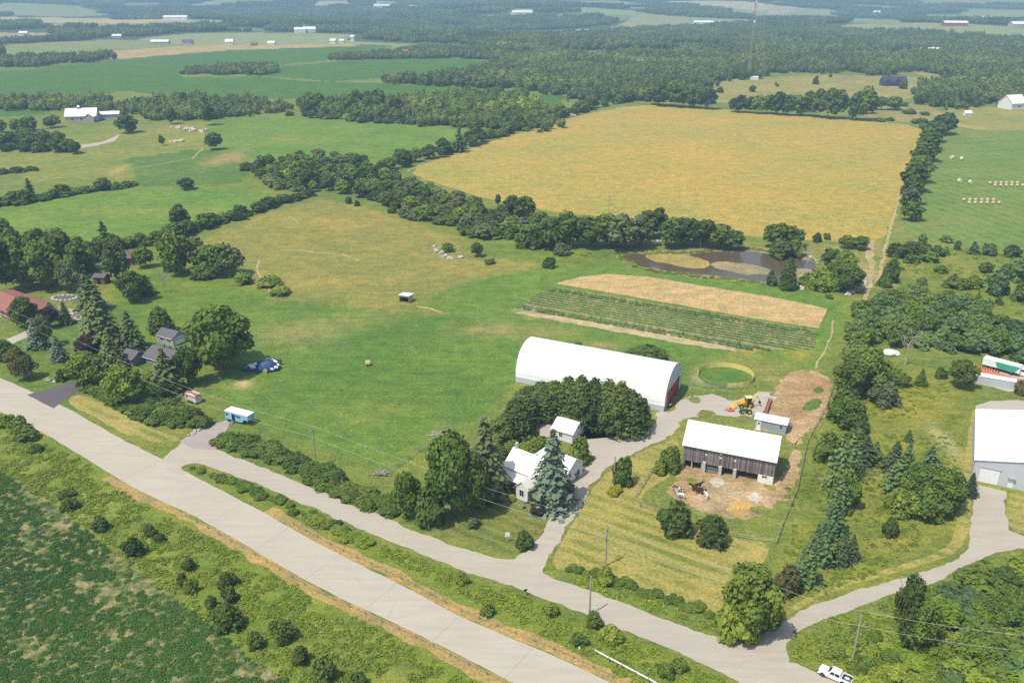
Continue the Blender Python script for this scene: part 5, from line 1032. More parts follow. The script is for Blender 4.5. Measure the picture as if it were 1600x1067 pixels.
def wire(k0,k1,offs_=0,dz=-.05,sag=1.2,label=None):
    (p,H),(q,K)=PT[k0],PT[k1]; d=(q-p); n=Vector((-d.y,d.x,0)).normalized()*offs_; b=MB(); N=14; pts=[p+d*(i/N)+n+Vector((0,0,H+(K-H)*i/N+dz-sag*4*(i/N)*(1-i/N))) for i in range(N+1)]
    for i in range(N): b.tub(pts[i],pts[i+1],.02,.02,4,False)
    o=b.build('overhead_wire',plain_w,None); tag(o,label,'wire','overhead wires'); return o
plain_w=plain('wire_grey',(.5,.5,.46),.5,.05)
for k0,k1,nm in (('z','a','left edge and the bungalow pole'),('a','b','bungalow pole and the hedge pole'),('b','c','hedge pole and the lawn pole'),('c','e','lawn pole and the tree pole'),('e','f','tree pole and the fork pole'),('f','y','fork pole and the right edge')):
    wire(k0,k1,1.0,-.02,1.0,'upper overhead wire running between the %s'%nm); wire(k0,k1,-.6,-1.6,1.1,'lower overhead wire running between the %s'%nm)
wire('g','h',0,0,.5,'service wire from the short driveway pole to the farmhouse garden')
# ---- cable guide rails
def guiderail(pts,off,label,sp=3.6):
    P=offs(pts,off); t=thing('guide_rail',label,'guide rail',(0,0,0)); L=[0]
    for i in range(len(P)-1): L.append(L[-1]+float(np.linalg.norm(P[i+1]-P[i])))
    n=int(L[-1]/sp); Q=[]
    for k in range(n+1):
        s=k*sp; i=max(j for j in range(len(L)) if L[j]<=s+1e-6); i=min(i,len(P)-2); Q.append(P[i]+(P[i+1]-P[i])*(s-L[i])/max(1e-6,L[i+1]-L[i]))
    pm=MB(); pm.tub((0,0,0),(0,0,.8),.08,.07,7); pm=pm.mesh('post',M_WOOD)
    for q in Q: o=link('post',pm,t); o.location=(q[0],q[1],0)
    for z in (.5,.7):
        b=MB(); [b.tub((*Q[i],z),(*Q[i+1],z),.015,.015,4,False) for i in range(len(Q)-1)]; b.build('cable',M_METL,t)
    return Q
GQ=guiderail([p for p in HWY_L if 240<p[0]<1000],1.0,'low cable guide rail along the near edge of the highway'); GQ2=guiderail([p for p in HWY_U if 440<p[0]<1000],1.1,'low cable guide rail between the highway and the weedy strip')
a=G(929,1020); q=G(1060,1090); d=(q-a); t=thing('steel_barrier','pale steel beam barrier at the bottom edge between the two roads','crash barrier',a,math.atan2(d.y,d.x)); part('beam',t,M_WHITE,(0,d.length,-.05,.05,.48,.80),bev=.03)
for k in range(int(d.length/2.4)): part('post',t,M_WOOD,(k*2.4+.3,k*2.4+.48,-.25,-.06,0,.78))
# ---- signs, mailboxes
def sign(x,y,h,label,cat='sign',w=.6,hh=.45,mat=None,rz=0,post=None):
    t=thing(cat.replace(' ','_'),label,cat,G(x,y),rz); b=MB(); b.tub((0,0,0),(0,0,h),.05,.05,6); b.build('post',post or M_WOODL,t); part('board',t,mat or M_PAPER,(-w/2,w/2,-.10,-.05,h-hh,h),bev=.01); return t
def mailbox(x,y,label,mat,rz=0):
    t=thing('mailbox',label,'mailbox',G(x,y),rz); part('post',t,M_WOODL,(-.06,.06,-.06,.06,0,1.05)); b=MB(); b.prism_y([(-.14,1.05),(.14,1.05)]+[(.14*math.cos(PI*i/6),1.22+.14*math.sin(PI*i/6)) for i in range(7)],-.3,.3); b.build('box',mat,t)
sign(350,697,1.3,'small white sign with a pale board at the gravel driveway','sign',1.0,.7); mailbox(821,930,'black mailbox on a white post by the driveway mouth',M_BLACK,R(-60)); sign(848,892,1.0,'low white post sign at the right corner of the driveway','marker sign',.25,.3)
sign(793,846,2.2,'tall white farm sign on the front lawn','farm sign',.9,1.0); mailbox(1240,996,'black mailbox at the inner corner of the road fork',M_BLACK,.3); sign(905,1017,1.0,'small white marker post near the steel barrier','marker sign',.3,.5)
# ---- fences
def fence(pts,h,sp,label,rails=(.4,.8,1.1),mat=None,pr_=.07,name='fence'):
    P=[G(*p) for p in pts]; t=thing(name,label,'fence',P[0]); o0=P[0]; Q=[]
    for i in range(len(P)-1):
        n=max(1,int((P[i+1]-P[i]).length/sp)); Q+=[P[i].lerp(P[i+1],k/n) for k in range(n)]
    Q.append(P[-1]); pm=MB(); pm.tub((0,0,0),(0,0,h),pr_,pr_*.8,6); pm=pm.mesh('post',mat or M_WOOD)
    for q in Q: o=link('post',pm,t); o.location=q-o0; o.rotation_euler=(random.uniform(-.06,.06),random.uniform(-.06,.06),0)
    for z in rails: b=MB(); [b.tub(Q[i]-o0+Vector((0,0,z)),Q[i+1]-o0+Vector((0,0,z)),.035,.035,4,False) for i in range(len(Q)-1)]; b.build('rail',mat or M_WOOD,t)
fence([(1062,722),(1050,738),(1018,738),(1003,762),(993,778),(1000,792),(1022,799),(1040,801)],1.2,2.2,'weathered rail fence round the left side of the horse paddock')
fence([(1213,850),(1222,822),(1236,790),(1246,765),(1252,735),(1262,690),(1290,640),(1304,600)],1.2,3,'post and wire fence right of the dirt track and paddock',(.5,.9,1.1),M_WOOD)
fence([(1140,838),(1180,845),(1213,849)],1.1,3,'rail fence closing the bottom of the paddock',(.5,1.0),M_WOODL); fence([(700,672),(670,695),(640,718),(605,742)],1.2,3,'old wire fence between the pasture and the farmhouse lawn',(.5,.9))
fence([(1082,603),(1110,607),(1166,607)],1.1,3,'metal rail fence in front of the round pen',(.4,.7,1.0),M_METL); fence([(700,500),(780,497),(900,508)],1.0,6,'thin wire fence across the pasture below the market garden',(.9,)); fence([(540,138),(640,268),(690,280)],1.2,12,'x',(.9,)) if False else None
fence([(1440,250),(1465,205),(1478,190)],1.2,9,'x',(.9,)) if False else None
b=MB(); t=thing('driveway_edging','pale kerb edging the garden along the farm driveway','edging',G(872,782)); P=[G(*p)-G(872,782) for p in ((872,782),(888,752),(900,737),(912,722),(925,706))]
for i in range(4): b.tub(P[i]+Vector((0,0,.08)),P[i+1]+Vector((0,0,.08)),.1,.1,5)
b.build('kerb_rail',M_CONC,t)
M_MASTR=plain('faded_mast_red',(.45,.22,.2),.6,.1)
# ---- transmitter mast
p=G(1169,123); t=thing('transmitter_mast','tall thin red and white lattice mast held by guy wires beyond the golden field','mast',p); Hm=(123+75)/vpx(p); ns=14
for k in range(ns):
    b=MB(); z0,z1=Hm*k/ns,Hm*(k+1)/ns; P3=[Vector((1.0*math.cos(a),1.0*math.sin(a),0)) for a in (0,2.09,4.19)]
    for i in range(3):
        b.tub(P3[i]+Vector((0,0,z0)),P3[i]+Vector((0,0,z1)),.19,.19,4)
        for j in range(3): za=z0+(z1-z0)*j/3; zb=z0+(z1-z0)*(j+1)/3; b.tub(P3[i]+Vector((0,0,za)),P3[(i+1)%3]+Vector((0,0,zb)),.12,.12,4)
    b.build('mast_section',M_MASTR if (k//2)%2 else M_METL,t)
b=MB()
for z in (.33,.66,.95):
    for a in (.5,2.6,4.7): b.tub((0,0,Hm*z),(math.cos(a)*75,math.sin(a)*75,0),.07,.07,4,False)
b.build('guy_wire',M_METL,t); b=MB(); b.tub((0,-1.6,Hm*.42),(0,-2.1,Hm*.42),1.3,1.3,12); b.build('dish',M_WHITE,t); b=MB(); b.tub((0,-1.5,Hm*.56),(0,-2,Hm*.56),1.0,1.0,10); b.build('dish',M_WHITE,t)
t=thing('equipment_hut','small white hut at the foot of the transmitter mast','hut',G(1172,125)); gable(t,9,5,2.6,3.4,M_WHITE,M_WMET,.2)
for x,y,l in ((646,258,'thin pale pole at the left corner of the golden field'),(951,335,'lone thin pole at the lower edge of the golden field'),(1094,388,'thin pole behind the pond'),(693,238,'second thin pole up the left edge of the golden field')):
    t=thing('utility_pole',l,'utility pole',G(x,y),0,'far utility poles'); b=MB(); b.tub((0,0,0),(0,0,9),.16,.11,6); b.build('pole',M_POLE,t); part('crossarm',t,M_POLE,(-.9,.9,-.06,.06,8.4,8.55))
# ---- stones
def rocks(pts,n,r,label,name='stone_pile',mat=None,spread=1.5,cat='stone pile'):
    P=place_line(pts,n,spread) if len(pts)>1 else [G(*pts[0])+Vector((random.gauss(0,spread),random.gauss(0,spread*.8),0)) for _ in range(n)]
    o0=P[0]; t=thing(name,label,cat,o0)
    for i,q in enumerate(P):
        s=random.uniform(.5,1.3)*r; b=MB(); b.blob((0,0,s*.3),(s,s*random.uniform(.6,.9),s*.6),i+int(pts[0][0]),.35,7,5); o=b.build('stone',mat or (M_ROCK if random.random()<.7 else M_CONC),t); o.location=q-o0; o.rotation_euler=(0,0,random.uniform(0,6))
rocks([(1322,461),(1335,455),(1345,447),(1352,438)],34,.9,'broken line of pale boulders below the bushes by the track','boulder_line',spread=.8,cat='boulder line'); rocks([(1255,452),(1262,452),(1275,448)],8,1.3,'pale boulders at the foot of the bushes below the pond')
rocks([(680,386),(695,400),(712,405),(722,400)],20,.85,'heap of grey and brown boulders at the top of the pasture'); rocks([(418,452),(435,460),(455,455)],12,.6,'small pale stones along the bushy corner of the pasture')
rocks([(1255,398),(1270,405),(1280,412)],14,.7,'stones on the far right bank of the pond'); rocks([(1020,382),(1040,378)],5,1.2,'pale rocks in front of the willows by the pond'); rocks([(296,682),(305,674),(315,668)],16,.45,'row of pale garden stones at the gravel driveway','garden_stones',spread=.5)
rocks([(890,180),(897,182)],6,1.6,'pale boulders at the left tip of the golden field'); rocks([(1020,160),(1030,160)],4,2.2,'pale rocks under the trees at the top of the golden field'); rocks([(270,200),(290,202),(315,206)],24,1.6,'earth and stone heap in the far left meadow',mat=M_WOODL,spread=4); rocks([(270,222),(285,222)],10,1.6,'low brown stone heap below the larger heap',mat=M_WOODL,spread=2.5)
rocks([(1034,722),(1040,728)],8,.6,'pale stones in the flower bed at the barn corner','garden_stones'); rocks([(735,880),(740,818)],1,.2,'x') if False else None
rocks([(76,590),(82,596),(92,595)],8,.5,'dark and pale stones beside the paved driveway','garden_stones'); rocks([(1185,975),(1193,972)],5,.7,'pale stones at the foot of the big roadside tree','garden_stones')
rocks([(784,777),(800,782)],10,.3,'small white stones in the farmhouse flower bed','garden_stones',spread=.8)
def logs(pts,n,label,r=.12,l=2.5):
    c=G(*pts); t=thing('brush_pile',label,'brush pile',c)
    for i in range(n):
        a=random.uniform(-.5,.5)+(PI if random.random()<.5 else 0); p=Vector((random.gauss(0,1.1),random.gauss(0,.4),random.uniform(.05,.5))); b=MB(); q=p+Vector((math.cos(a)*l*.5,math.sin(a)*l*.5,random.uniform(-.1,.8))); b.tub(p,q,r,r*.5,5); b.tub(q,q+Vector((random.uniform(-.6,.6),random.uniform(-.6,.6),.6)),r*.45,r*.2,4); b.build('branch',M_BARKL if random.random()<.5 else M_WOOD,t)
logs((597,742),26,'pile of pale dead branches at the lower tip of the pasture'); logs((690,680),14,'grey fallen logs at the corner of the farmhouse lawn',.2,3); logs((1280,1000),0,'x') if False else None
def deadtree(x,yb,h,label,world=None):
    p=G(x,yb); H=h/vpx(p); t=thing('dead_tree',label,'dead tree',p,random.uniform(0,6)); tk=MB(); tk.tub((0,0,0),(0,0,H*.5),H*.02,H*.012,6); tk.build('trunk',M_BARKL,t); b=MB(); g=random.Random(x)
    def br(p,d,l,r,dep):
        q=p+d*l; b.tub(p,q,r,r*.6,4,False)
        if dep:
            for _ in range(3): br(q,(d+Vector((g.uniform(-.7,.7),g.uniform(-.7,.7),g.uniform(-.1,.4)))).normalized(),l*.62,r*.55,dep-1)
    for k in range(6): a=k*1.1; br(Vector((0,0,H*(.3+.05*k))),Vector((math.cos(a)*.6,math.sin(a)*.6,.9)).normalized(),H*.22,H*.008,3)
    b.build('branches',M_BARKL,t)
deadtree(257,458,40,'leafless grey tree standing in the left lawn'); deadtree(1414,570,55,'bare dead tree behind the white tarp heap'); deadtree(1323,572,38,'bare twiggy tree at the top of the boundary bushes'); deadtree(1262,412,30,'thin bare tree on the pond bank')
# ================================================================ TREES AND SHRUBS, ONE BY ONE
T=tree
# farm centre
cedars=[(828,640,606,46),(845,640,600,44),(866,650,598,46),(887,652,594,46),(907,662,594,48),(928,666,598,46),(948,668,600,48),(967,676,604,50),(985,676,616,46),(1000,668,624,34),(818,664,612,48),(806,680,628,50),(788,692,650,46),(850,655,610,40),(912,674,620,40),(955,682,625,44)]
for i,(x,yb,yt,w) in enumerate(sorted(cedars)):
    T('cedar' if i%3 else 'tall',x,yb,(yb-yt)*1.02,w*(1.1 if i%3 else .95),'olive','%s conifer from the left in the thick hedge before the arch barn'%['first','second','third','fourth','fifth','sixth','seventh','eighth','ninth','tenth','eleventh','twelfth','thirteenth','fourteenth','fifteenth','last'][i],'cedars of the thick hedge before the arch barn',lod='hi')
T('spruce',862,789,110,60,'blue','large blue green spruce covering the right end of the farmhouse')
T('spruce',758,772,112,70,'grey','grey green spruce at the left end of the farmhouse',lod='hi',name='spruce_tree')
T('round',708,806,122,78,'mid','broad dark maple left of the grey spruce',lod='hi'); T('tall',738,806,96,56,'dark','dark tree tucked between the maple and the grey spruce',lod='hi'); T('round',636,808,66,42,'mid','small round tree at the left end of the farmhouse trees',lod='hi'); T('shrub',672,815,56,52,'dark','dark bush under the maple beside the service road',lod='hi')
T('shrub',904,722,42,34,'light','small leafy tree at the garage corner beside the driveway',lod='hi'); T('shrub',841,801,16,28,'purple','dark purple leaved bush under the blue spruce',lod='hi'); T('shrub',820,856,30,24,'dark','round clipped dark bush on the front lawn',lod='hi')
T('shrub',971,757,46,30,'mid','bush beside the short driveway pole',lod='hi'); T('shrub',966,768,12,14,'goldenrod','yellow flowering clump at the foot of the driveway pole',name='flower_clump',cat='flowers',lod='hi'); T('shrub',957,773,13,15,'goldenrod','second yellow flowering clump nearer the lawn',name='flower_clump',cat='flowers',lod='hi')
T('shrub',885,752,22,14,'goldenrod','yellow bush beside the farmhouse spruce',lod='hi'); T('shrub',1046,733,40,30,'light','flowering bush at the left corner of the old barn',lod='hi'); T('shrub',1030,740,20,20,'yellow','low yellowish bush left of the barn corner bush',lod='hi')
T('shrub',1054,832,52,50,'dark','big round bush on the lawn below the horses',lod='hi'); T('shrub',1112,846,46,42,'dark','slightly smaller round bush right of the big lawn bush',lod='hi')
T('shrub',1010,566,26,64,'dark','wide low dark bush behind the right end of the arch barn',lod='hi'); T('shrub',800,782,10,14,'weed','low green clump of the farmhouse flower bed',name='garden_plant',cat='plant',lod='lo'); T('shrub',740,822,14,22,'grey','pale flowering clump on the lawn edge',name='garden_plant',cat='plant')
for x,y,h,w,m in ((845,700,20,26,'mid'),(825,706,16,30,'light'),(800,705,18,26,'mid'),(862,712,14,20,'mid'),(782,715,20,24,'dark'),(898,745,16,16,'light'),(888,768,18,18,'mid')): T('shrub',x,y,h,w,m,'leafy garden shrub around the farmhouse','shrubs of the farmhouse garden',lod='hi')
# bottom
T('round',1166,990,98,84,'mid','large leafy tree round the transformer pole at the road corner',lod='hi'); T('shrub',1150,994,60,60,'light','bright bush at the foot of the large corner tree',lod='hi'); T('shrub',1192,975,50,50,'mid','bush on the right of the large corner tree',lod='hi')
T('shrub',1228,925,44,42,'brown','brownish green juniper like bush left of the pines',lod='hi'); T('shrub',945,910,24,26,'light','bright green shrub by the lawn pole',lod='hi')
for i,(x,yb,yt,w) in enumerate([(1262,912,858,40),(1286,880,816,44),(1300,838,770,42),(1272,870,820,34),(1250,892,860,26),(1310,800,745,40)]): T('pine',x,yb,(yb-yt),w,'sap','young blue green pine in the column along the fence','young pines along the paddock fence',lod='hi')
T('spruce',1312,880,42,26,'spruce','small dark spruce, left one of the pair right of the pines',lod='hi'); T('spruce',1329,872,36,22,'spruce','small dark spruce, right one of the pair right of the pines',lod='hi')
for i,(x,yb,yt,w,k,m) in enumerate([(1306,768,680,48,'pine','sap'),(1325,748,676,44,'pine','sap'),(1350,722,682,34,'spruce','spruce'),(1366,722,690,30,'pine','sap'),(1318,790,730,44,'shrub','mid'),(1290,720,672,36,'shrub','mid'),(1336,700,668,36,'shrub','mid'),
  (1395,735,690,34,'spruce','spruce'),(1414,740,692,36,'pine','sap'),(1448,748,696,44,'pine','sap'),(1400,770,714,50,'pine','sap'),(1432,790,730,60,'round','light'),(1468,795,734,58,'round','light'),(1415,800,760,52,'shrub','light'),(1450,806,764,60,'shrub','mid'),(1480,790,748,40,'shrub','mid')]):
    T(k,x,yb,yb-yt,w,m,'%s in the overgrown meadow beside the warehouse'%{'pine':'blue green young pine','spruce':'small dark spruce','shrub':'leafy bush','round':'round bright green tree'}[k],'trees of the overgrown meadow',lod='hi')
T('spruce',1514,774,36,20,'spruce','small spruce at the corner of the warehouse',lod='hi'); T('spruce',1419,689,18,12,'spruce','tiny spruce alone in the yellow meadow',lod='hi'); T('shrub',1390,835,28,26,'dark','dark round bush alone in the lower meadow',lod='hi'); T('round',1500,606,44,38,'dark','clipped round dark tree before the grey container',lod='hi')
T('spruce',1438,602,26,18,'dark','small conical tree in the grass left of the round tree'); T('shrub',1470,590,18,16,'dark','small dark bush left of the round tree'); T('shrub',1593,616,26,20,'brown','brownish bush by the container yard')
for x,yb,yt,w,k,m in [(1325,620,560,48,'round','dark'),(1350,615,545,56,'round','mid'),(1342,585,540,50,'round','mid'),(1375,600,560,40,'shrub','mid'),(1318,640,600,40,'shrub','dark'),(1322,668,622,44,'round','mid'),(1340,675,640,30,'shrub','dark'),(1305,655,625,30,'shrub','mid'),(1380,630,590,40,'shrub','grey'),(1400,600,575,40,'shrub','mid'),(1335,560,525,36,'shrub','mid')]:
    T(k,x,yb,yb-yt,w,m,'broadleaf %s of the overgrown boundary right of the dirt heap'%('tree' if k=='round' else 'bush'),'growth along the boundary right of the dirt heap',lod='hi')
# between the roads and by the hedge
grow(place_line([(352,690),(400,705),(450,722),(500,745),(560,778),(620,800)],44,1.3),[('shrub',1)],(2.8,4.4),(1.1,1.5),['dark','mid','mid'],'dense dark shrub of the long roadside hedge','shrubs of the long roadside hedge','hi')
grow(place_line([(300,733),(380,762),(450,792),(520,824),(570,850)],34,1.0),[('shrub',1)],(1.0,2.3),(1.0,1.8),['mid','light','weed','mid'],'shrub on the narrow strip between highway and service road','shrubs between the two roads','hi')
grow(place_line([(890,885),(960,905),(1040,935),(1110,965)],26,1.2),[('shrub',1)],(.9,1.8),(1.2,1.6),['mid','mid','dark'],'low shrub along the bottom edge of the mown lawn','shrubs below the mown lawn','hi')
for x,yb,h,w in [(158,828,26,30),(210,866,34,34),(355,978,44,50),(295,890,24,24),(357,915,28,30),(360,938,26,28),(298,925,24,24),(285,912,20,18),(446,1000,36,40),(400,1010,30,30),(505,1060,40,44),(470,1035,30,30),(235,835,18,20),(330,948,22,22),(110,795,24,30),(560,1075,30,34),(430,985,20,22),(250,845,16,18),(105,775,14,30)]:
    T('shrub',x,yb,h*.85,w*.84,random.choice(['dark','dark','mid']),'round dark shrub between the soybean field and highway','shrubs beside the soybean field',lod='hi')
T('shrub',42,686,24,34,'mid','green bush at the left end of the near highway verge',lod='hi'); T('shrub',30,672,22,30,'mid','bush against the highway at the left edge',lod='hi'); T('shrub',8,665,20,26,'weed','bright bush at the left edge by the highway',lod='hi'); T('shrub',56,705,12,20,'dark','low dark bush below the roadside bushes',lod='hi')
for x,yb,h,w in [(955,1000,22,36),(928,978,24,26),(905,1005,16,26),(720,910,16,22),(762,958,16,22),(860,960,18,24),(1040,1055,20,26),(1060,1045,18,24)]: T('shrub',x,yb,h,w,random.choice(['light','mid']),'bright bush on the weedy strip between the roads','bushes on the weedy strip between the roads',lod='hi')
T('loose',1408,1010,108,44,'dark','slender tall tree rising over the road at the lower right',lod='hi'); T('loose',1432,1020,80,50,'mid','thinner leafy tree right of the slender tall tree',lod='hi')
grow(place_poly([(1492,940),(1530,912),(1600,888),(1700,895),(1700,1100),(1560,1100),(1470,1060),(1455,1010),(1465,965)],80,2.2),[('shrub',3),('round',1)],(3.2,6),(1,1.4),['mid','mid','light','sap','weed'],'leafy bush of the dense thicket in the lower right corner','thicket in the lower right corner','hi')
grow(place_poly([(1290,1000),(1340,985),(1440,990),(1480,1050),(1600,1100),(1350,1090),(1330,1050)],34,1.8),[('shrub',1)],(1.8,3.2),(1.1,1.5),['weed','light','mid'],'bright rank shrub beside the road fork','rank shrubs beside the road fork','hi')
# left homesteads
for a in [('tall',10,458,84,52,'dark','dark tree at the left edge behind the terracotta roof'),('round',33,452,80,52,'light','tree with a yellowish top behind the terracotta roof'),('round',70,452,74,54,'mid','green tree standing right of the yellow topped tree'),('round',96,430,66,52,'dark','dark tree in front of the light green field, left homestead'),('tall',120,432,52,40,'mid','mid green tree right of the dark tree'),('loose',112,455,50,40,'grey','sparse greyish tree above the covered pool'),('round',140,408,30,34,'dark','dark bush before the brown roofed house'),
  ('pine',168,402,54,34,'dark','tall pine left of the brown roofed house'),('loose',185,442,64,44,'dark','slender birch hiding the middle of the brown roof'),('round',226,418,32,28,'dark','small round tree on the lawn right of the brown roof'),('round',209,470,46,42,'dark','round tree with a clear shadow on the lawn'),('spruce',231,460,30,24,'spruce','small conifer right of the lawn tree with the shadow'),('pine',142,424,30,22,'dark','small dark conifer left of the dark shed'),
  ('spruce',143,486,62,42,'spruce','tall dark spruce right of the concrete drive'),('spruce',166,548,94,54,'spruce','tallest dark spruce of the homestead group'),('spruce',150,540,70,44,'grey','pale tipped spruce left of the tallest spruce'),('spruce',206,545,58,40,'spruce','dark spruce right of the tallest spruce'),('spruce',60,543,46,28,'blue','blue spruce left of the small blue spruce on the lawn'),('spruce',93,563,38,26,'blue','small blue spruce alone on the roadside lawn'),('spruce',80,494,22,22,'blue','little blue spruce near the concrete drive'),('spruce',104,506,34,22,'spruce','small dark spruce on the drive edge'),
  ('spruce',176,575,56,34,'spruce','dark spruce before the low grey side wing'),('round',143,556,34,40,'purple','purple leaved tree among the spruces'),('round',137,602,52,52,'mid','broad yellow green tree beside the paved driveway'),('round',196,630,58,56,'light','bright tree left of the bungalow pole'),('spruce',262,612,66,46,'spruce','spruce in front of the grey bungalow'),('round',350,578,98,92,'mid','large dense tree right of the grey bungalow'),('round',326,566,78,50,'dark','dark tree behind the large dense tree, bungalow side'),('round',296,602,60,44,'dark','dark tree in front of the bungalow\'s right end'),
  ('cedar',252,519,38,40,'olive','rounded conifer behind the detached garage'),('round',40,510,46,36,'dark','round tree in front of the terracotta roof'),('loose',72,542,50,28,'grey','weeping birch on the roadside lawn'),('round',80,512,32,24,'purple','reddish leaved tree at the terracotta roof corner'),('shrub',10,562,34,30,'dark','dark bush on the roadside lawn at the left edge'),('shrub',28,572,34,26,'brown','brownish bush on the roadside lawn'),('loose',42,592,36,38,'brown','low brownish tree beside the highway'),('shrub',98,594,20,18,'dark','dark bush at the paved driveway stones'),
  ('tall',284,362,42,28,'dark','lone dark tree rising from the hedge between field and pasture'),('pine',48,308,28,20,'dark','lone conifer in the upper left hedge'),('round',292,296,18,24,'dark','lone round shrub at the top of the light green field')]:
    T(*a[:6],a[6])
for x,yb,yt,w,k,m in [(272,432,364,40,'loose','mid'),(288,428,370,44,'round','dark'),(306,422,372,40,'loose','mid'),(330,428,384,44,'round','mid'),(350,432,382,46,'loose','dark'),(368,430,388,36,'loose','grey'),(268,424,392,24,'shrub','dark'),(380,442,424,30,'shrub','mid'),(320,434,410,40,'shrub','mid')]:
    T(k,x,yb,yb-yt,w,m,'tree of the ragged grove above the left lawn' if k!='shrub' else 'bush at the foot of the ragged grove above the left lawn','ragged grove above the left lawn',lod='lo')
grow(place_line([(128,604),(160,618),(200,640),(225,652)],26,.8),[('shrub',1)],(3.0,3.8),(1.0,1.3),['mid','dark'],'clipped hedge shrub between the roadside lawn and the bungalow','shrubs of the clipped bungalow hedge','hi')
grow(place_poly([(220,628),(255,618),(282,640),(322,656),(316,670),(280,668),(235,655)],26,1.6),[('shrub',1)],(2.4,3.8),(1.1,1.4),['dark','mid','mid'],'bush of the mass between the bungalow and the gravel driveway','bushes below the bungalow','hi')
grow(place_poly([(225,600),(275,600),(282,622),(270,628),(230,622)],6,3),[('round',1)],(4,5.5),(.8,1),['mid','dark','light'],'tree hiding the front of the grey bungalow','trees before the bungalow','hi')
grow(place_poly([(0,385),(60,380),(110,390),(150,400),(120,440),(60,450),(0,440)],14,5),[('round',2),('tall',1)],(9,12),(.7,.9),['dark','mid','mid'],'tree of the wood behind the left homesteads','wood behind the left homesteads')
grow(place_line([(130,395),(170,390),(210,385),(262,378)],24,2.5),[('shrub',2),('round',1)],(4,7),(.9,1.2),['dark','mid'],'shrub of the hedge behind the brown roofed house','hedge behind the brown roofed house')
for x,yb,w,k in ((420,445,36,'shrub'),(438,460,30,'shrub')): T(k,x,yb,14,w,'light','low bush at the stony corner of the left lawn','bushes at the stony corner')
for x,yb,h,w in ((745,401,22,17),):T('round',x,yb,h,w,'dark','small lone tree at the top right of the pasture')
for x,yb,h,w,m,l in ((857,418,18,18,'dark','round bush alone left of the grain strip'),(878,398,20,26,'grey','greyish bush before the pond thicket'),(558,322,10,8,'dark','tiny tree at the top of the pasture'),(545,318,12,10,'dark','small bush left of the tiny tree'),(700,392,14,22,'dark','bush on the boulder heap'),(765,412,8,16,'dark','low bush right of the boulder heap')): T('shrub',x,yb,h,w,m,l)
# hedges and thickets
K1=[('shrub',4),('round',2),('loose',1)]
grow(place_line([(-60,332),(0,322),(60,314),(130,300),(212,291)],46,2.2),[('shrub',3),('round',1)],(4,6.5),(1.0,1.4),['dark','mid','mid'],'bush of the long hedge crossing the upper left fields','hedge crossing the upper left fields')
grow(place_line([(236,382),(275,372),(330,352),(400,333),(440,318),(480,306)],46,2),[('shrub',3),('round',1)],(4,6.5),(1.0,1.3),['dark','dark','mid'],'bush of the dark hedge above the pasture','dark hedge above the pasture')
grow(place_poly([(395,278),(440,266),(520,256),(600,272),(655,302),(700,318),(660,330),(600,322),(560,310),(500,300),(440,300)],92,5),K1,(5,10),(.8,1.1),['dark','mid','mid','light','grey','light'],'plant in the left half of the broad thicket','broad thicket below the golden field, left half')
grow(place_poly([(580,300),(660,305),(740,330),(800,345),(850,350),(860,388),(800,385),(740,372),(680,352),(610,332)],92,4),K1,(5,9),(.9,1.2),['dark','mid','mid','light','grey'],'tree or bush in the middle of the broad thicket','broad thicket below the golden field, middle')
for x,yb,yt,w,k,m in [(860,388,340,50,'round','dark'),(885,386,332,46,'tall','mid'),(915,386,340,50,'round','dark'),(945,386,336,46,'round','mid'),(975,390,338,62,'loose','grey'),(1000,385,336,40,'round','grey'),(1012,372,330,42,'tall','dark'),(1028,370,326,34,'tall','dark'),(1050,386,342,40,'round','mid'),(1075,384,342,44,'round','dark'),(1100,386,344,38,'round','dark'),(1125,388,352,40,'round','mid'),(1145,390,362,34,'round','mid'),(960,384,350,40,'round','dark'),(820,340,308,34,'round','dark'),(800,335,306,26,'round','dark'),
   (830,386,352,40,'shrub','mid'),(1215,388,350,40,'round','dark'),(1232,384,354,36,'round','dark'),(1218,402,370,34,'shrub','dark'),(1240,400,372,30,'shrub','mid'),(778,322,304,10,'tall','dark'),(1210,378,352,28,'round','mid')]:
    T(k,x,yb,yb-yt,w,m,'%s by the pond'%{'round':'rounded tree','tall':'tall tree','loose':'grey green willow','shrub':'bush'}[k]+(' on its right bank' if x>1200 else ' in the row behind its left end' if x>850 else ' thicket, left part'),'trees round the pond',lod='lo')
for x,yb,h,w,k,m in [(1276,378,16,13,'shrub','dark'),(1292,374,10,12,'shrub','dark'),(1253,375,8,5,'shrub','dark'),(1322,388,20,20,'round','dark'),(1344,390,20,24,'round','dark'),(1230,452,46,26,'cedar','dark'),(1206,446,18,16,'shrub','dark'),(1205,430,10,8,'shrub','mid'),(1280,452,30,36,'shrub','light'),(1300,452,30,34,'shrub','mid'),(1322,455,44,44,'round','dark'),(1300,420,30,34,'round','dark'),(1318,422,30,36,'round','mid'),(1262,448,22,30,'shrub','mid'),(1285,436,24,30,'shrub','light'),(1308,440,36,34,'round','mid'),(1296,466,6,12,'shrub','dark'),(1390,440,34,26,'shrub','dark'),(1381,448,20,20,'shrub','dark')]:
    T(k,x,yb,h,w,m,'%s on the rough ground right of the pond'%{'round':'round tree','shrub':'shrub','cedar':'dark upright cedar'}[k],'bushes right of the pond')
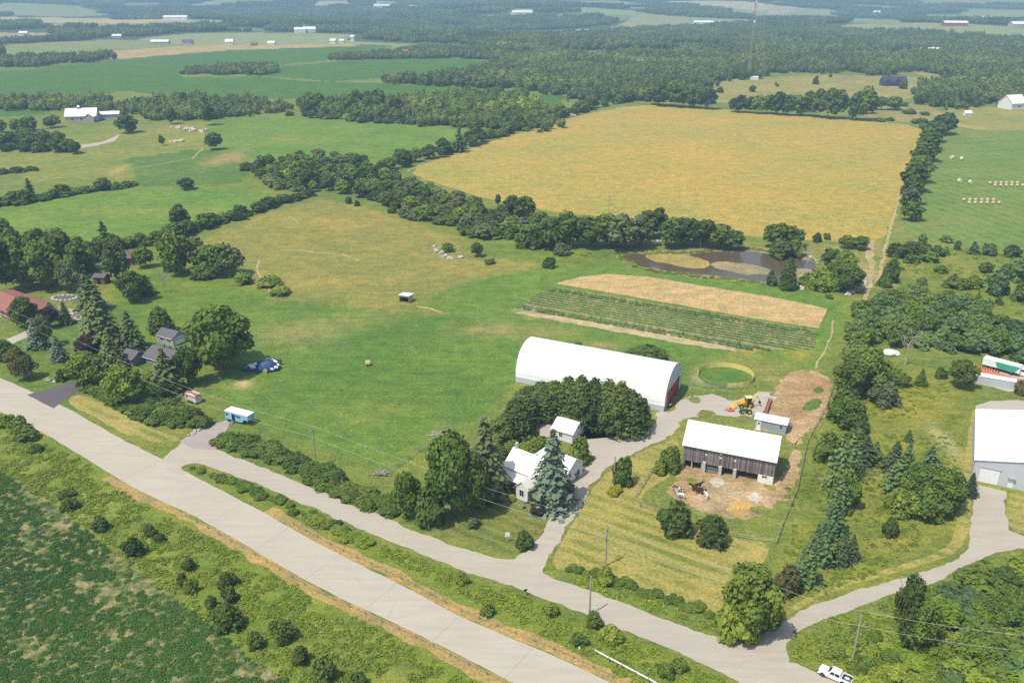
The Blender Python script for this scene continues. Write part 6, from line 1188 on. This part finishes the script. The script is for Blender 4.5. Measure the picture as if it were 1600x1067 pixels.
for i,(x,yb,h,w) in enumerate([(1400,402,26,26),(1418,398,22,30),(1440,396,20,30),(1396,420,22,26),(1425,410,16,24),(1452,408,16,30),(1465,400,18,20),(1478,398,12,14),(1495,390,16,12),(1478,378,12,18),(1440,382,20,14),(1520,396,18,22),(1545,398,18,22),(1580,400,20,24),(1470,425,12,20),(1480,448,14,20),(1520,448,20,30),(1556,460,44,30),(1500,450,16,30),(1490,442,14,24),(1590,440,40,30),(1598,470,30,34),(1545,478,12,14),(1560,475,14,16),(1440,445,14,14),(1540,425,18,20),(1570,430,20,20),(1528,468,14,12)]):
    T('pine' if i%4==3 else 'shrub',x,yb,h,w,random.choice(['dark','mid','sap']),'scattered shrub in the rough meadow right of the track','shrubs of the rough meadow right of the track')
grow(place_poly([(1345,480),(1380,468),(1430,462),(1490,470),(1530,490),(1560,510),(1620,515),(1700,540),(1620,575),(1560,560),(1500,552),(1430,540),(1370,545),(1335,545),(1330,515)],150,2.6),[('round',2),('shrub',2),('loose',1)],(4,6),(.9,1.2),['sap','sap','mid'],'bluish green tree of the planted grove right of the track','planted grove right of the track')
# row along the right edge of the golden field
for i,(x,yb,yt,w,m) in enumerate([(1476,210,178,34,'dark'),(1464,212,182,28,'dark'),(1456,222,190,34,'dark'),(1450,236,202,34,'dark'),(1446,252,214,36,'dark'),(1440,262,224,34,'dark'),(1432,285,244,36,'dark'),(1426,300,256,40,'dark'),(1422,320,275,32,'mid'),(1418,336,290,30,'grey'),(1424,345,315,30,'mid')]):
    T('tall' if i%2 else 'round',x,yb,yb-yt,w,m,'tree %s from the top in the column along the golden field\'s right edge'%['first','second','third','fourth','fifth','sixth','seventh','eighth','ninth','tenth','eleventh'][i],'column of trees along the right edge of the golden field')
TOP=[(1022,164,136,26),(1035,166,130,30),(1050,167,130,28),(1064,168,134,30),(1080,169,138,26),(1095,170,140,26),(1108,171,140,24),(1145,175,154,14),(1156,176,150,22),(1172,177,152,24),(1185,178,150,22),(1200,178,150,24),(1216,180,145,26),(1232,181,150,22),(1246,181,150,24),(1262,182,144,26),(1278,184,142,26),(1296,186,140,28),(1310,186,142,26),(1335,188,146,24),(1350,189,138,30),(1356,178,150,20),(1375,172,152,18),(1395,172,152,26),(1412,166,160,16)]
for i,(x,yb,yt,w) in enumerate(TOP): T('round' if i%3 else 'tall',x,yb,yb-yt,w,random.choice(['dark','dark','mid']),'dark tree along the golden field\'s top edge','row along the top edge of the golden field')
for x,yb,h,w in ((1438,193,9,24),(1375,190,6,18),(1390,189,6,12),(1420,178,8,20),(1445,180,6,16),(1125,145,10,10),(1176,144,12,10),(1274,132,14,8),(1297,122,8,5),(1212,134,6,4),(1411,139,14,12),(1215,136,5,4)): T('shrub',x,yb,h,w,'dark','small dark shrub dotting the pale meadow beyond the golden field','shrubs of the pale meadow beyond the golden field')
grow(place_line([(618,264),(650,252),(690,243),(740,226),(790,208),(850,190),(900,178),(950,164),(990,158)],62,3.5),[('round',2),('shrub',2),('tall',1)],(5,10),(.8,1.1),['dark','mid','dark'],'tree of the line climbing the left edge of the golden field','line along the left edge of the golden field')
for x,yb,h,w,k in ((718,238,42,20,'pine'),(743,226,34,18,'tall'),(1180,150,0,0,None),(200,208,28,30,'round'),(270,194,24,18,'tall'),(327,196,34,22,'tall'),(335,234,26,26,'round'),(253,228,16,10,'loose'),(386,266,14,22,'shrub'),(418,266,16,24,'shrub'),(402,262,10,18,'shrub'),(447,272,10,24,'shrub')):
    if k: T(k,x,yb,h,w,'dark','lone dark tree or bush beside the far left fields' if x<500 else 'taller dark tree in the line left of the golden field','lone trees by the far left fields' if x<500 else 'taller trees left of the golden field')
grow(place_line([(0,272),(40,268),(55,266)],8,2),[('shrub',1)],(4,6),(1,1.3),['dark'],'bush in the far left meadow','bushes of the far left meadow')
grow(place_line([(456,182),(500,184),(560,190),(640,194),(700,198),(780,202),(850,206)],50,6),[('shrub',2),('round',1)],(4,7),(1,1.3),['dark','mid'],'bush below the wood left of the golden field','bushes below the wood left of the golden field')
grow(place_poly([(460,172),(520,160),(600,160),(650,170),(640,190),(560,188),(480,184)],26,8),[('round',2),('tall',1),('pine',1)],(9,15),(.7,.9),['dark','mid'],'large dark tree in the belt between the green fields','belt between the green fields')
grow(place_poly([(0,225),(60,218),(110,230),(130,245),(60,240),(0,240)],22,6),[('round',1),('shrub',1)],(7,11),(.9,1.1),['dark'],'dark tree around the far left farmyard','trees of the far left farmyard')
grow(place_line([(0,208),(40,205),(80,200)],8,4),[('round',1)],(8,10),(.9,1),['dark','mid'],'tree at the far left edge behind the farmyard','trees at the far left edge')
grow(place_line([(400,275),(430,262),(500,252),(560,258),(620,266)],30,4),[('shrub',1),('loose',1)],(5,8),(.9,1.1),['mid','grey','dark'],'bush of the upper fringe of the broad thicket','upper fringe of the broad thicket')
def renumber():
    by={}
    for o in COL.objects:
        if 'category' in o and 'group' in o: by.setdefault((o['group'],o['label']),[]).append(o)
    for (g,l),Q in by.items():
        if len(Q)<2 or any(k in g for k in ('bales',)): continue
        Q.sort(key=lambda o:screenx(o.location))
        for i,o in enumerate(Q): o['label']=l+', %s from the left'%ordinal(i+1)
renumber(); settle()
# ---- rank weeds, crops and tufts (nobody could count them)
def tuft(seed,n,r,h,leaf,mat):
    g=np.random.default_rng(seed); a=g.uniform(0,6.28,n); q=r*np.sqrt(g.uniform(0,1,n)); P=np.stack([np.cos(a)*q,np.sin(a)*q,h*g.uniform(.2,1,n)*(1-.5*(q/r)**2)],1); N=g.normal(size=(n,3))*.5+np.array([0,0,1.7]); N[:,:2]+=P[:,:2]/r*.6
    me,t=quads_mesh('weeds',P,N,leaf*g.uniform(.5,1.4,n),.55,None,seed); set_tone(me,t); me.materials.append(mat); return me
TW=[tuft(i,40,.8,.5,.22,L_[m]) for i,m in enumerate(['weed','weed','light','light','weed','goldenrod'])]; TW[5]=tuft(5,30,.6,.8,.16,L_['yellow'])
TG=[tuft(20+i,30,.9,.28,.17,L_[m]) for i,m in enumerate(['light','weed','weed'])]
TS=[tuft(30+i,34,.55,.42,.16,L_['soy']) for i in range(4)]
def fill(polys,dens,seed,smin=.6,smax=1.3,holes=(),thin=None):
    g=np.random.default_rng(seed); out=[]
    for pl in polys:
        Pw=wpoly(pl); lo=Pw.min(0); hi=Pw.max(0); n=int((hi-lo).prod()*dens); x=g.uniform(lo[0],hi[0],n); y=g.uniform(lo[1],hi[1],n); m=inpoly(x,y,Pw)&(y>52)
        for h in holes: m&=~inpoly(x,y,h)
        if thin=='soy':
            cr,sr=math.cos(RD),math.sin(RD); xx,yy=x[m],y[m]; u=xx*cr+yy*sr; v=-xx*sr+yy*cr; e0=np.array(G(300,952)[:2]); ve=-e0[0]*sr+e0[1]*cr
            k=np.array([mnoise.noise(Vector((a*.06,b*.17,3)))*.95+mnoise.noise(Vector((a*.35,b*.5,7)))*.55+.30*math.exp(-max(0,ve-b)/7)-.0006*a for a,b in zip(u,v)])<g.uniform(.22,.62,len(u)); x=xx[k]; y=yy[k]
        elif thin: k=np.array([mnoise.noise(Vector((a*thin[0],b*thin[0],seed))) for a,b in zip(x[m],y[m])])>thin[1]; x=x[m][k]; y=y[m][k]
        else: x=x[m];y=y[m]
        out.append(np.stack([x,y,np.zeros(len(x)),g.uniform(smin,smax,len(x)),g.uniform(0,6.28,len(x))],1))
    p=np.vstack(out); print('fill',len(p)); return p
HWYP=wpoly(HWY_U+HWY_L); SRVP=wpoly(SRV)
scatter('verge_weeds',fill([[(0,648),(60,690),(130,722),(215,785),(300,830),(400,880),(500,940),(640,1010),(740,1070),(640,1200),(460,1067),(400,1030),(300,952),(200,880),(120,815),(0,733),(-80,640)],
   [(318,742),(400,770),(480,805),(560,838),(650,872),(725,902),(800,926),(862,952),(920,975),(960,992),(1010,1008),(1090,1045),(1180,1090),(1060,1110),(980,1062),(880,1008),(800,968),(712,922),(600,868),(500,818),(400,770)],
   [(1240,1010),(1300,968),(1350,950),(1412,928),(1462,914),(1500,900),(1480,1000),(1600,1080),(1400,1100),(1340,1070),(1280,1042),(1240,1030)],
   [(870,900),(930,905),(1000,930),(1080,960),(1130,985),(1100,982),(1000,948),(925,920)]],1.3,1,.4,1.1,[HWYP,SRVP],thin=(.25,-.22)),TW,None,'rank green weeds and goldenrod filling the verges along both roads','weeds')
scatter('meadow_growth',fill([[(1235,700),(1300,660),(1330,600),(1400,570),(1480,600),(1500,700),(1490,830),(1400,880),(1240,950),(1218,900),(1225,840)]],.5,2,.35,.9,thin=(.10,-.05)),TW,None,'tall grass and weeds of the overgrown meadow','weeds')
scatter('rough_growth',fill([[(1385,385),(1600,395),(1700,420),(1700,520),(1540,480),(1380,465)],[(880,390),(960,395),(1010,420),(960,416),(880,410)]],.10,3,.7,1.3,thin=(.05,0)),TW,None,'rough weeds of the meadow right of the track and by the pond','weeds')
SH=np.array([[*(p+np.array([random.gauss(0,.8),random.gauss(0,.8)])),0,random.uniform(.6,1.3),random.uniform(0,6)] for p in wavy(smooth_pts(wpoly([(960,398),(985,394),(1030,394),(1070,397),(1100,391),(1160,389),(1215,394),(1265,400),(1285,416),(1272,437),(1225,445),(1175,441),(1120,434),(1050,428),(1000,419)]),1),.45,.9)])
scatter('shore_reeds',SH,TW[:5],None,'reeds and rank grass along the pond edge','reeds')
scatter('soy_plants',fill([[(-300,660),(0,738),(60,772),(120,818),(200,882),(300,955),(400,1032),(455,1067),(500,1110),(100,1140),(-400,900)]],2.0,4,.7,1.2,thin='soy'),TS,None,'soybean plants covering the lower left field','crop plants')
# market garden rows
def rows():
    A0,A1=np.array(G(872,452)[:2]),np.array(G(1277,519)[:2]); B0,B1=np.array(G(800,486)[:2]),np.array(G(1150,545)[:2])
    P=wpoly([(797,486),(815,478),(835,462),(850,455),(872,450),(980,467),(1080,484),(1200,504),(1277,517),(1270,545),(1200,548),(1150,546),(1060,532),(1000,520),(900,503)])
    d=(A1-A0)/np.linalg.norm(A1-A0); n=np.array([d[1],-d[0]]); g=np.random.default_rng(5); depth=abs(np.dot(B0-A0,n)); k=0; s=0.8; L=np.linalg.norm(A1-A0)+30
    RW=[tuft(60+i,26,.55,h,.17,L_['crop']) for i,h in enumerate((.4,.6,.5))]; TALL=[tuft(70+i,34,.6,1.3,.2,L_['crop']) for i in range(3)]
    i=0
    while s<depth+1:
        tall=(s<4.2) or (depth*.80<s<depth*.93); bare=(depth*.70<s<depth*.76)or s>depth*.94; step=.42 if not tall else .5
        if not bare:
            t=np.arange(-40,L,step); t=t+g.uniform(-.1,.1,len(t)); xy=A0+d*t[:,None]+n*s+g.normal(0,.07,(len(t),2)); m=inpoly(xy[:,0],xy[:,1],P)
            m&=g.random(len(t))<(.93 if not tall else .8); xy=xy[m]; pts=np.stack([xy[:,0],xy[:,1],np.zeros(len(xy)),g.uniform(.75,1.2,len(xy)),g.uniform(0,6.28,len(xy))],1)
            if len(pts): 
                o=scatter('crop_row',pts,TALL if tall else RW,None,None,None); o['group']='rows of the market garden'; o['label']='tall leafy row of the market garden' if tall else 'low green vegetable row of the market garden'; o['category']='crop row'
        s+=1.9 if tall else 2.1; i+=1
    print('rows',i)
rows()
# ---- air: one closed box of thin haze round camera and scene
hb=MB(); hb.box(-17500,17500,-17500,17500,-15,330); hz=link('haze',hb.mesh('haze'),None)
hm=bpy.data.materials.new('haze'); hm.use_nodes=True; n=hm.node_tree.nodes; n.clear(); ho=n.new('ShaderNodeOutputMaterial'); pv=n.new('ShaderNodeVolumePrincipled')
pv.inputs['Color'].default_value=(.50,.78,1,1); pv.inputs['Density'].default_value=.00024; pv.inputs['Anisotropy'].default_value=.0; hm.node_tree.links.new(pv.outputs[0],ho.inputs['Volume'])
hz.data.materials.append(hm); hz['kind']='stuff'; hz['label']='pale blue summer haze over the far hills'

for o in list(COL.objects):          # keep every label within sixteen words
    if 'label' in o and 'category' in o and len(o['label'].replace(',',' ').split())>16: print('LONG',o['label'])
